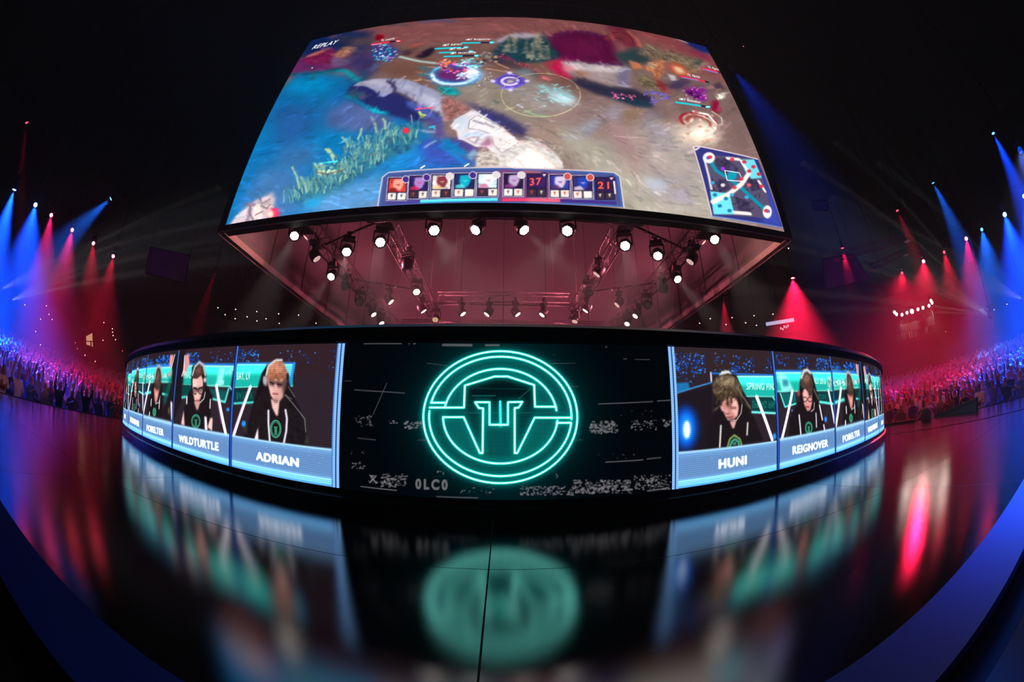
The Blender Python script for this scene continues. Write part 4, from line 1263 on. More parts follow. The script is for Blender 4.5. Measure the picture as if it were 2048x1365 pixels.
def sparkle(c, Z, x0, y0, x1, y1, n, dens=1.0):
    for k in range(n):
        x, y = random.uniform(x0, x1), random.uniform(y0, y1)
        c.ell(*Z([(x, y)])[0], random.uniform(.8, 2.2), random.uniform(.7, 1.8), random.choice([(20, 80, 200), (30, 110, 235), (10, 50, 140), (60, 150, 245), (10, 40, 120)]), .5, .85 * dens)


def name_bar(c, top, bot, txt, p0, p1, ptop):
    """top/bot: left and right ends (photo px)"""
    (ax, ay), (bx, by) = top
    (cx, cy_), (dx, dy) = bot
    lerp = lambda a, b, t: (a[0] + (b[0] - a[0]) * t, a[1] + (b[1] - a[1]) * t)
    c.fill([top[0], top[1], bot[1], bot[0]], (100, 148, 198), .8)
    c.fill([lerp(top[0], bot[0], .15), lerp(top[1], bot[1], .15), lerp(top[1], bot[1], .75), lerp(top[0], bot[0], .75)], (88, 124, 172), 3, .8)
    c.fill([lerp(top[0], bot[0], .80), lerp(top[1], bot[1], .80), bot[1], bot[0]], (120, 206, 280), 2, .9)
    c.line([lerp(top[0], bot[0], .02), lerp(top[1], bot[1], .02)], 3, (166, 214, 244), 1)
    c.line([lerp(top[0], bot[0], .82), lerp(top[1], bot[1], .82)], 2.4, (150, 224, 255), .8)
    c.line([lerp(top[0], bot[0], .98), lerp(top[1], bot[1], .98)], 2, (60, 150, 236), .8)
    for k in range(26):
        t, u = random.uniform(.3, .95), random.uniform(.02, .98)
        a = lerp(lerp(top[0], top[1], t), lerp(bot[0], bot[1], t), u)
        c.ell(a[0], a[1], 1.0, 1.0, (160, 206, 240), .5, random.uniform(.2, .6))
    c.text(txt, p0, p1, ptop, (330, 336, 344), .012, fat=.75)


def table(c, Z, y0a, y0b, y1a, y1b, xa, xb):
    """glowing teal curved desk band from xa to xb"""
    c.fill(Z([(xa, y0a), (xb, y0b), (xb, y1b), (xa, y1a)]), (24, 166, 152), 1)
    c.fill(Z([(xa, y0a), (xb, y0b), (xb, y0b + (y1b - y0b) * .4), (xa, y0a + (y1a - y0a) * .4)]), (70, 290, 262), 3, .85)
    c.line(Z([(xa, y0a), (xb, y0b)]), 2.4, (170, 255, 240), .7)
    c.line(Z([(xa, y1a), (xb, y1b)]), 1.8, (120, 240, 220), .7)


def paint_panels():
    out = {}
    wd, ht = 230, 240
    DARK = (40, 30, 38)
    # --- first panel left of the emblem
    fn = uv_led(-PH0 - DPH, -PH0)
    c = Canvas(wd, ht, fn, DARK); Z = zt(460, 680, 4.55); F, L, E = c.fill, c.line, c.ell
    F(Z([(0, 0), (1100, 0), (1100, 330), (0, 330)]), (44, 28, 34), 4)
    sparkle(c, Z, 60, 90, 260, 200, 70); sparkle(c, Z, 440, 90, 1000, 220, 34, .8); sparkle(c, Z, 900, 150, 1010, 290, 12, .8)
    table(c, Z, 225, 225, 435, 420, 0, 570)
    L(Z([(0, 215), (585, 215)]), 2.5, (30, 110, 220), .8)
    F(Z([(500, 240), (565, 240), (555, 330), (510, 330)]), (90, 200, 214), 1)
    L(Z([(585, 215), (545, 420)]), 5, (40, 130, 220), 1)
    c.text('BAY, LV', *Z([(62, 376), (186, 372)]), Z([(62, 296)])[0], (206, 252, 240), .01)
    F(Z([(30, 450), (215, 440), (215, 570), (30, 580)]), (8, 50, 52), 1.5)
    c.text('BAY, LV', *Z([(60, 470), (205, 462)]), Z([(60, 545)])[0], (20, 100, 92), .01)
    L(Z([(30, 580), (215, 570)]), 3, (70, 230, 214), 1)
    L(Z([(30, 880), (185, 430)]), 5.5, (320, 312, 322), .7); L(Z([(22, 860), (175, 440)]), 2, (170, 90, 190), .7, .7)
    E(*Z([(125, 765)])[0], 4, 6, (40, 140, 246), 1.2)
    # chair, jacket, neck
    F(Z([(290, 300), (340, 220), (520, 300), (560, 480), (640, 640), (720, 960), (120, 900), (180, 700), (230, 520)]), (22, 15, 20), 1.5)
    F(Z([(300, 460), (230, 560), (190, 720), (120, 900), (700, 970), (690, 760), (600, 650), (520, 520)]), (26, 19, 22), 2, tx=.3)
    L(Z([(500, 500), (580, 590), (680, 720), (690, 840)]), 1.4, (140, 150, 140), .5, .8); L(Z([(530, 430), (590, 520)]), 1.4, (120, 130, 124), .5, .7)
    L(Z([(460, 550), (500, 500), (560, 540)]), 2, (92, 96, 84), .8, .8)
    F(Z([(700, 850), (720, 950), (680, 950)]), (60, 64, 46), 2, .7); F(Z([(120, 800), (160, 760), (150, 880)]), (54, 56, 44), 2, .6)
    F(Z([(372, 540), (450, 560), (436, 690), (420, 690), (385, 620)]), (226, 176, 172), 1.2)
    # head
    F(Z([(340, 250), (400, 185), (480, 200), (525, 300), (520, 360), (480, 520), (440, 575), (410, 575), (370, 500), (340, 380)]), (196, 146, 138), 1.2)
    F(Z([(350, 380), (390, 380), (400, 540), (370, 500)]), (228, 176, 170), 1.5, .8)
    F(Z([(325, 330), (345, 240), (410, 190), (480, 195), (520, 290), (525, 370), (490, 400), (470, 350), (440, 400), (420, 350), (390, 380), (355, 370)]), (150, 92, 68), 1, tx=.25)
    F(Z([(350, 230), (420, 200), (490, 220), (500, 290), (420, 300), (350, 290)]), (196, 134, 108), 3, .7, tx=.2)
    L(Z([(330, 320), (350, 240), (420, 185), (470, 185)]), 4, (190, 186, 190), .8)
    F(Z([(300, 330), (345, 330), (340, 420), (310, 420)]), (120, 112, 116), 1.5); E(*Z([(318, 370)])[0], 4, 8, (170, 150, 156), 1)
    F(Z([(350, 370), (480, 385), (478, 430), (440, 435), (415, 410), (390, 425), (355, 410)]), (54, 34, 38), 2, .8)
    L(Z([(365, 385), (395, 400)]), 2.2, (30, 18, 24), .6); L(Z([(430, 405), (470, 412)]), 2.2, (30, 18, 24), .6)
    F(Z([(405, 400), (425, 405), (430, 470), (405, 470)]), (214, 166, 160), 1.2, .8)
    L(Z([(390, 492), (435, 496)]), 2.4, (140, 60, 70), .6); F(Z([(380, 540), (440, 545), (430, 575), (405, 575)]), (110, 78, 76), 2, .8)
    F(Z([(470, 380), (525, 350), (520, 440), (480, 500)]), (60, 38, 40), 2.5, .8)
    E(*Z([(525, 340)])[0], 3, 9, (40, 30, 34), 1)
    for x0, pts in ((0, [(350, 645), (350, 760), (362, 920)]), (0, [(505, 640), (518, 720), (512, 830), (490, 940)])): L(Z(pts), 4, (216, 212, 224), .8)
    emblem(c, Z, 416, 812, 46, 78, (60, 170, 130))
    F(Z([(220, 910), (255, 800), (258, 915)]), (236, 216, 226), 1)
    name_bar(c, Z([(20, 870), (980, 1000)]), Z([(10, 1150), (985, 1345)]), 'ADRIAN', Z([(240, 1092)])[0], Z([(622, 1158)])[0], Z([(240, 1020)])[0])
    edge_lines(c, fn_px(-PH0 - DPH, -PH0), True)
    out['adrian'] = c
    # --- second panel left
    fn = uv_led(-PH0 - 2 * DPH, -PH0 - DPH)
    c = Canvas(wd, ht, fn, DARK); Z = zt(340, 690, 5.457); F, L, E = c.fill, c.line, c.ell
    F(Z([(0, 0), (764, 0), (764, 230), (0, 230)]), (44, 28, 34), 4)
    sparkle(c, Z, 170, 80, 320, 220, 70); sparkle(c, Z, 440, 70, 720, 190, 34, .8)
    table(c, Z, 230, 240, 430, 460, 60, 760)
    L(Z([(80, 215), (760, 215)]), 2.5, (30, 110, 220), .8)
    F(Z([(60, 60), (180, 60), (130, 600), (20, 880), (20, 300)]), (24, 18, 22), 2)
    F(Z([(170, 110), (205, 100), (215, 200), (180, 320), (140, 345)]), (206, 140, 140), 1.2); L(Z([(162, 120), (150, 280), (130, 340)]), 2.2, (236, 222, 240), .6)
    F(Z([(540, 250), (600, 250), (570, 440), (500, 440)]), (170, 250, 240), 2, .7); c.text('LOW', *Z([(520, 440), (590, 446)]), Z([(524, 380)])[0], (190, 250, 244), .01)
    F(Z([(620, 260), (700, 250), (680, 330), (610, 330)]), (150, 220, 220), 1.5, .6, tx=.6)
    F(Z([(430, 480), (620, 500), (600, 620), (440, 580)]), (12, 84, 84), 2, .9); L(Z([(440, 585), (600, 625), (640, 480)]), 3, (90, 240, 226), 1)
    F(Z([(690, 290), (720, 260), (700, 520), (640, 600)]), (22, 16, 22), 1.5); L(Z([(655, 465), (690, 510)]), 3, (110, 220, 240), .8)
    F(Z([(130, 440), (240, 440), (240, 560), (130, 570)]), (8, 60, 60), 2); L(Z([(130, 575), (240, 560)]), 3, (70, 220, 206), 1)
    c.text('FINALS', *Z([(150, 370), (240, 366)]), Z([(150, 290)])[0], (190, 250, 236), .01)
    L(Z([(505, 445), (540, 640), (610, 980)]), 5.5, (320, 312, 322), .7); L(Z([(495, 470), (560, 860)]), 1.8, (170, 90, 190), .6, .6)
    E(*Z([(632, 708)])[0], 3, 3.4, (40, 140, 246), 1)
    F(Z([(180, 560), (240, 470), (400, 440), (470, 560), (440, 700), (470, 960), (120, 880), (150, 720)]), (24, 17, 21), 1.5)
    F(Z([(240, 240), (300, 190), (360, 220), (395, 330), (390, 480), (360, 540), (240, 520), (230, 400)]), (20, 14, 18), 1.2)
    F(Z([(245, 370), (340, 330), (365, 400), (360, 500), (330, 590), (300, 650), (275, 640), (250, 520)]), (218, 166, 158), 1.1)
    F(Z([(250, 380), (300, 360), (290, 470), (252, 480)]), (240, 196, 186), 1.6, .8)
    F(Z([(240, 330), (265, 240), (310, 195), (355, 230), (368, 320), (330, 340), (300, 370), (260, 370)]), (70, 46, 42), 1, tx=.3)
    F(Z([(270, 280), (320, 240), (350, 290), (300, 330)]), (112, 78, 70), 2, .7, tx=.3)
    L(Z([(245, 330), (270, 240), (320, 190), (365, 225), (385, 330)]), 4, (170, 170, 176), .9)
    F(Z([(362, 360), (398, 380), (392, 480), (362, 500)]), (34, 26, 30), 1); E(*Z([(382, 385)])[0], 3, 5, (190, 186, 190), 1)
    F(Z([(250, 480), (360, 470), (360, 520), (310, 520), (255, 525)]), (70, 42, 46), 2, .7)
    for cx in (276, 336): L(Z([(cx + 26 * math.cos(t), 505 + 34 * math.sin(t)) for t in np.linspace(0, 6.28, 18)]), 1.4, (26, 18, 24), .4, .9)
    L(Z([(258, 470), (298, 486)]), 2.4, (36, 22, 26), .6); L(Z([(314, 478), (358, 464)]), 2.4, (36, 22, 26), .6)
    F(Z([(290, 520), (310, 520), (310, 580), (286, 580)]), (236, 186, 176), 1, .8); L(Z([(275, 614), (318, 608)]), 2.2, (150, 50, 66), .6)
    L(Z([(384, 520), (370, 590), (330, 630), (300, 642)]), 1.8, (180, 190, 186), .5); E(*Z([(306, 640)])[0], 3, 2.4, (60, 110, 96), .8)
    F(Z([(262, 620), (330, 620), (310, 700), (290, 715)]), (196, 142, 136), 1.2)
    emblem(c, Z, 282, 836, 46, 70, (50, 150, 116))
    F(Z([(120, 870), (150, 715), (160, 885)]), (236, 180, 176), 1.2); F(Z([(375, 780), (400, 790), (410, 935), (380, 930)]), (240, 226, 240), 1); F(Z([(410, 900), (440, 800), (465, 800), (460, 945)]), (236, 190, 184), 1.2)
    L(Z([(185, 570), (182, 640)]), 3, (220, 214, 226), .7); L(Z([(440, 600), (436, 690)]), 2.6, (206, 200, 214), .7)
    name_bar(c, Z([(30, 865), (660, 985)]), Z([(20, 1130), (660, 1330)]), 'WILDTURTLE', Z([(98, 1060)])[0], Z([(528, 1160)])[0], Z([(98, 984)])[0])
    edge_lines(c, fn_px(-PH0 - 2 * DPH, -PH0 - DPH), False)
    out['wildturtle'] = c
    # --- third panel left
    fn = uv_led(-PH0 - 3 * DPH, -PH0 - 2 * DPH)
    c = Canvas(wd, ht, fn, DARK); Z = zt(280, 700, 6.824); F, L, E = c.fill, c.line, c.ell
    F(Z([(0, 0), (580, 0), (580, 250), (0, 250)]), (40, 26, 32), 4)
    sparkle(c, Z, 220, 80, 400, 220, 90); sparkle(c, Z, 80, 110, 180, 230, 30)
    table(c, Z, 250, 235, 450, 440, 30, 580)
    L(Z([(30, 245), (580, 210)]), 2.2, (30, 110, 220), .6)
    F(Z([(80, 340), (190, 325), (190, 400), (80, 410)]), (190, 246, 236), 1.2, .8, tx=.9)
    F(Z([(300, 330), (380, 330), (380, 385), (300, 385)]), (190, 246, 236), 1.2, .8, tx=.9)
    F(Z([(50, 480), (150, 470), (150, 580), (50, 590)]), (8, 50, 54), 2); F(Z([(300, 480), (380, 480), (370, 600), (310, 600)]), (8, 50, 54), 2)
    L(Z([(40, 605), (150, 580)]), 2.4, (90, 235, 225), .7); L(Z([(300, 600), (380, 620)]), 2.4, (90, 235, 225), .7)
    L(Z([(40, 900), (135, 440)]), 3.4, (250, 244, 252), .6)
    F(Z([(400, 60), (580, 60), (580, 1010), (440, 980), (310, 930), (330, 760), (420, 520), (440, 300)]), (26, 20, 24), 2)
    F(Z([(400, 400), (440, 400), (380, 640), (340, 760), (320, 700)]), (10, 86, 78), 2, .8)
    F(Z([(410, 70), (460, 70), (430, 230), (400, 250)]), (216, 150, 150), 1); L(Z([(475, 70), (425, 260)]), 1.8, (236, 222, 240), .5)
    F(Z([(390, 300), (430, 280), (420, 360), (380, 370)]), (200, 150, 146), 1.2)
    F(Z([(415, 700), (440, 720), (440, 970), (425, 950)]), (236, 216, 236), 1); F(Z([(380, 790), (410, 790), (405, 890), (385, 870)]), (90, 76, 62), 1.5)
    F(Z([(130, 640), (200, 560), (290, 560), (310, 700), (310, 940), (100, 900)]), (24, 17, 21), 1.5)
    F(Z([(145, 560), (180, 450), (300, 450), (310, 560), (270, 660), (180, 640)]), (26, 20, 22), 1.2)
    F(Z([(190, 520), (270, 520), (240, 670), (215, 750), (200, 690)]), (206, 132, 126), 1.1)
    F(Z([(195, 460), (205, 320), (240, 230), (275, 230), (295, 330), (285, 480), (255, 560), (210, 540)]), (62, 46, 42), 1.2, tx=.3)
    F(Z([(215, 340), (250, 280), (270, 340), (250, 450), (220, 440)]), (110, 86, 76), 2, .7, tx=.3)
    L(Z([(200, 400), (225, 250), (260, 215), (290, 260), (300, 360)]), 3, (160, 164, 166), .7)
    F(Z([(215, 600), (235, 590), (225, 650)]), (246, 200, 196), .8, .8)
    L(Z([(215, 735), (260, 720), (275, 640)]), 1.4, (150, 160, 156), .4)
    L(Z([(155, 680), (150, 760)]), 2, (230, 226, 236), .5); L(Z([(268, 690), (260, 800)]), 2, (230, 226, 236), .5); L(Z([(130, 860), (125, 915)]), 2.4, (236, 220, 236), .5)
    emblem(c, Z, 196, 850, 20, 46, (50, 150, 110))
    name_bar(c, Z([(30, 895), (450, 1005)]), Z([(15, 1175), (440, 1345)]), 'POBELTER', Z([(92, 1105)])[0], Z([(320, 1175)])[0], Z([(92, 1025)])[0])
    edge_lines(c, fn_px(-PH0 - 3 * DPH, -PH0 - 2 * DPH), False)
    out['pobelter'] = c
    # --- second panel right
    fn = uv_led(PH0 + DPH, PH0 + 2 * DPH)
    c = Canvas(wd, ht, fn, DARK); Z = zt(1540, 690, 5.35); F, L, E = c.fill, c.line, c.ell
    F(Z([(0, 0), (749, 0), (749, 260), (0, 260)]), (42, 30, 38), 4)
    sparkle(c, Z, 60, 110, 200, 240, 24, .8); sparkle(c, Z, 280, 130, 410, 250, 44); sparkle(c, Z, 490, 150, 740, 270, 80)
    table(c, Z, 300, 305, 500, 490, 60, 749)
    L(Z([(60, 280), (749, 292)]), 2.2, (30, 110, 220), .6)
    F(Z([(75, 310), (160, 310), (250, 480), (130, 510)]), (160, 245, 236), 2, .8); F(Z([(130, 370), (190, 370), (200, 440), (140, 450)]), (20, 110, 130), 2, .8)
    F(Z([(120, 520), (270, 500), (280, 610), (160, 660)]), (14, 90, 92), 1.5); L(Z([(110, 520), (160, 665), (280, 630)]), 2.6, (90, 240, 226), .7)
    c.text('ALS 2016', *Z([(462, 416), (598, 424)]), Z([(462, 350)])[0], (200, 252, 240), .01)
    F(Z([(620, 340), (660, 340), (665, 420), (640, 480), (615, 440)]), (150, 190, 170), 1.5, tx=.5)
    F(Z([(500, 505), (690, 510), (690, 620), (530, 605)]), (8, 56, 58), 1.5)
    c.text('ALS 2016', *Z([(510, 530), (600, 536)]), Z([(510, 580)])[0], (24, 110, 100), .01)
    L(Z([(530, 612), (690, 635)]), 3, (90, 240, 226), .7)
    L(Z([(240, 495), (130, 1000)]), 4.8, (320, 312, 322), .7); L(Z([(625, 490), (690, 830)]), 4.2, (236, 240, 248), .7)
    E(*Z([(595, 800)])[0], 3, 5.5, (40, 140, 246), 1); E(*Z([(236, 704)])[0], 1.5, 2, (40, 140, 246), .6)
    F(Z([(210, 800), (290, 620), (480, 560), (560, 700), (600, 920), (200, 1000)]), (24, 17, 21), 1.5)
    F(Z([(320, 400), (340, 300), (400, 270), (455, 320), (490, 460), (530, 600), (470, 700), (330, 640), (310, 520)]), (22, 16, 20), 1.2)
    F(Z([(345, 520), (370, 470), (450, 540), (450, 620), (430, 700), (400, 710), (365, 640)]), (206, 140, 132), 1.1)
    F(Z([(360, 480), (385, 470), (400, 560), (370, 600)]), (236, 186, 176), 1.5, .8)
    F(Z([(318, 430), (335, 320), (390, 270), (445, 320), (460, 440), (455, 540), (420, 560), (400, 470), (350, 470)]), (70, 48, 44), 1.1, tx=.3)
    F(Z([(345, 380), (390, 310), (430, 360), (390, 420)]), (150, 114, 98), 2, .7, tx=.3)
    L(Z([(335, 350), (365, 280), (400, 270), (430, 300)]), 4.5, (190, 190, 192), .8)
    L(Z([(470, 480), (520, 590)]), 3, (110, 96, 78), .9, .8); E(*Z([(306, 520)])[0], 3, 6, (150, 60, 80), 1.5)
    for cx in (372, 430): L(Z([(cx + 26 * math.cos(t), 585 + 24 * math.sin(t)) for t in np.linspace(0, 6.28, 16)]), 1.2, (36, 22, 28), .4, .9)
    L(Z([(385, 664), (418, 668)]), 2, (150, 40, 56), .6)
    L(Z([(475, 620), (470, 690), (440, 715)]), 1.4, (186, 190, 192), .5)
    L(Z([(312, 755), (330, 960)]), 3, (226, 220, 232), .6); L(Z([(492, 735), (498, 880)]), 2.4, (216, 212, 224), .6); L(Z([(530, 650), (560, 800)]), 3, (240, 216, 236), .6); L(Z([(575, 860), (585, 915)]), 3, (240, 216, 236), .6)
    emblem(c, Z, 415, 890, 36, 60, (50, 150, 116))
    name_bar(c, Z([(105, 1010), (690, 895)]), Z([(100, 1340), (700, 1160)]), 'REIGNOVER', Z([(245, 1175)])[0], Z([(620, 1088)])[0], Z([(243, 1090)])[0])
    edge_lines(c, fn_px(PH0 + DPH, PH0 + 2 * DPH), False)
    out['reignover'] = c
    # --- first panel right
    fn = uv_led(PH0, PH0 + DPH)
    c = Canvas(wd, ht, fn, DARK); Z = zt(1330, 680, 4.474); F, L, E = c.fill, c.line, c.ell
    F(Z([(0, 0), (1029, 0), (1029, 300), (0, 300)]), (44, 32, 36), 4)
    sparkle(c, Z, 60, 120, 360, 300, 190); sparkle(c, Z, 420, 120, 560, 290, 22, .8); sparkle(c, Z, 580, 140, 800, 290, 80); sparkle(c, Z, 890, 150, 990, 290, 30); sparkle(c, Z, 60, 290, 300, 390, 30, .7)
    F(Z([(60, 390), (210, 380), (220, 440), (70, 490)]), (24, 110, 170), 1.5, .9); L(Z([(70, 490), (220, 440), (420, 382)]), 2.4, (60, 150, 230), .8); L(Z([(410, 295), (415, 370)]), 3, (226, 220, 236), .8)
    F(Z([(70, 500), (420, 400), (420, 990), (90, 1000)]), (26, 19, 26), 2.5)
    table(c, Z, 330, 330, 505, 510, 640, 1000)
    L(Z([(420, 300), (1000, 318)]), 2.4, (30, 110, 220), .7)
    c.text('SPRING FINAL', *Z([(730, 446), (1020, 452)]), Z([(730, 384)])[0], (200, 252, 240), .01)
    F(Z([(770, 520), (990, 520), (1000, 650), (780, 640)]), (8, 56, 58), 1.5)
    c.text('SPRING FINAL', *Z([(780, 545), (1020, 550)]), Z([(780, 610)])[0], (24, 110, 100), .01)
    L(Z([(780, 648), (1000, 658)]), 3.4, (110, 245, 232), .8); L(Z([(820, 510), (960, 895)]), 5.5, (320, 316, 322), .7); L(Z([(965, 515), (1000, 560)]), 2.4, (120, 230, 236), .6)
    E(*Z([(980, 865)])[0], 3.5, 6, (40, 140, 246), 1.4)
    E(*Z([(185, 790)])[0], 24, 44, (10, 70, 190), 7, .95); E(*Z([(190, 790)])[0], 14, 30, (20, 130, 236), 5, .95); E(*Z([(195, 805)])[0], 7, 18, (245, 252, 255), 2.4)
    F(Z([(380, 800), (440, 640), (520, 600), (720, 600), (800, 700), (880, 900), (380, 980)]), (24, 18, 22), 1.5)
    F(Z([(430, 590), (480, 380), (560, 285), (640, 320), (700, 460), (780, 600), (760, 640), (640, 740), (500, 680)]), (24, 18, 21), 1.3)
    F(Z([(500, 560), (560, 520), (640, 520), (660, 600), (650, 680), (600, 730), (560, 720), (520, 640)]), (186, 124, 116), 1.2)
    F(Z([(590, 530), (640, 540), (655, 620), (640, 690), (600, 640)]), (236, 182, 172), 1.6, .85)
    F(Z([(540, 560), (590, 540), (600, 600), (560, 610)]), (120, 76, 66), 2, .8); F(Z([(530, 620), (560, 620), (560, 680), (545, 690)]), (216, 150, 146), 1.4, .8)
    F(Z([(485, 585), (520, 600), (530, 640), (510, 640)]), (226, 168, 160), 1.2, .8)
    F(Z([(575, 600), (640, 600), (640, 622), (590, 620)]), (84, 50, 48), 1.6, .8); L(Z([(540, 655), (556, 668), (572, 660)]), 2, (110, 60, 58), .7, .8)
    L(Z([(556, 696), (604, 690)]), 2.2, (120, 56, 60), .6, .8); F(Z([(560, 700), (620, 692), (610, 715), (575, 720)]), (150, 100, 92), 1.4, .6)
    F(Z([(420, 400), (480, 320), (560, 300), (640, 340), (690, 440), (690, 520), (640, 500), (600, 510), (540, 540), (480, 540), (430, 470)]), (76, 60, 46), 1.2, tx=.4)
    F(Z([(440, 380), (520, 320), (610, 340), (630, 420), (520, 410)]), (134, 116, 92), 2.4, .8, tx=.4)
    F(Z([(480, 320), (510, 280), (570, 275), (600, 310), (560, 300)]), (206, 206, 204), 1)
    for x0, y0, x1, y1 in ((520, 500, 500, 575), (560, 490, 560, 580), (590, 490, 596, 560), (620, 480, 650, 540), (480, 500, 460, 570), (660, 470, 690, 560)): L(Z([(x0, y0), (x1, y1)]), 5, (58, 44, 36), .9, .9)
    for k in range(40):
        x, y = Z([(random.uniform(430, 680), random.uniform(310, 540))])[0]; L([(x, y), (x + random.uniform(-4, 3), y + random.uniform(3, 8))], 1.3, random.choice([(110, 92, 70), (50, 38, 30), (150, 132, 104)]), .4, .7)
    L(Z([(640, 420), (690, 500), (760, 600)]), 3, (120, 116, 96), 1, .7); F(Z([(430, 640), (480, 590), (470, 620)]), (120, 116, 88), 1.2, .8); F(Z([(700, 560), (770, 600), (780, 640)]), (96, 92, 72), 1.5, .7)
    L(Z([(690, 580), (680, 660), (640, 720), (590, 725)]), 1.8, (176, 170, 166), .5)
    F(Z([(580, 735), (640, 720), (620, 790), (605, 795)]), (206, 150, 142), 1.1); F(Z([(560, 705), (620, 700), (600, 735)]), (96, 66, 58), 1.6, .7)
    L(Z([(500, 770), (490, 960)]), 3.4, (206, 202, 196), .7); L(Z([(740, 745), (734, 850)]), 3.4, (190, 186, 176), .7)
    L(Z([(560, 960), (580, 890), (620, 855), (670, 890), (685, 940)]), 4, (110, 130, 76), .7); L(Z([(580, 960), (600, 910), (625, 890), (655, 910), (665, 950)]), 4, (50, 150, 116), .7); F(Z([(600, 920), (640, 910), (640, 940), (610, 945)]), (60, 140, 110), .8, .8)
    name_bar(c, Z([(85, 1010), (1000, 905)]), Z([(80, 1335), (1005, 1170)]), 'HUNI', Z([(484, 1155)])[0], Z([(728, 1115)])[0], Z([(484, 1075)])[0])
    edge_lines(c, fn_px(PH0, PH0 + DPH), False, first=True)
    out['huni'] = c
    return out


def fn_px(a0, a1): return (a0, a1)


def edge_lines(c, span, inner_right, first=False):
    """bright blue module seams painted straight in the LED grid"""
    w = c.w
    def col(x0, x1, rgb, al=1.0):
        i0, i1 = max(0, int(x0 * w)), min(w, max(int(x0 * w) + 1, int(x1 * w)))
        c.a[:, i0:i1] = c.a[:, i0:i1] * (1 - al) + np.array(rgb, float) * al
    g = np.linspace(1.0, .55, c.h)[:, None, None]
    def colg(x0, x1, a, b):
        i0, i1 = max(0, int(x0 * w)), min(w, max(int(x0 * w) + 1, int(x1 * w)))
        c.a[:, i0:i1] = np.array(a, float) * (1 - g) + np.array(b, float) * g
    colg(0.0, .012, (96, 150, 216), (30, 70, 170))
    colg(.988, 1.0, (96, 150, 216), (30, 70, 170))
    col(.976, .988, (10, 24, 70)); col(.012, .02, (10, 30, 80), .7)
    if inner_right:
        colg(.955, 1.0, (120, 170, 226), (120, 170, 226)); col(.972, .980, (12, 30, 80)); colg(.945, .955, (80, 130, 200), (60, 110, 190))
    if first:
        colg(0, .05, (120, 170, 226), (120, 170, 226)); col(.024, .032, (12, 30, 80))


PANELS = paint_panels()
PIC_PANEL = picture_material('portrait_picture', 1.4, rows=(68, .16))
PMESH = {}
for k_, c_ in PANELS.items():
    def pos(u, v):
        ph = (u - .5) * DPH
        return np.stack([RD * np.sin(ph), -RD * np.cos(ph), ZB + v * (ZT - ZB)], -1)
    PMESH[k_] = grid_mesh('picture_panel', c_.w, c_.h, pos, c_.colors(), PIC_PANEL, True)
NM = {'adrian': 'portrait of a player with fair fringe and headset', 'wildturtle': 'portrait of a player with glasses and headset', 'pobelter': 'portrait of a player bending his head', 'reignover': 'portrait of a player with round glasses looking down', 'huni': 'portrait of a player beside a blue flare'}
for s_, order in ((-1, ['adrian', 'wildturtle', 'pobelter', 'reignover', 'huni']), (1, ['huni', 'reignover', 'pobelter', 'wildturtle', 'adrian'])):
    for k, nme in enumerate(order):
        o = bpy.data.objects.new('picture_panel', PMESH[nme])
        COL.objects.link(o)
        o.parent = led_wall
        o.rotation_euler = (0, 0, s_ * (PH0 + (k + .5) * DPH))
        o['label'] = NM[nme]


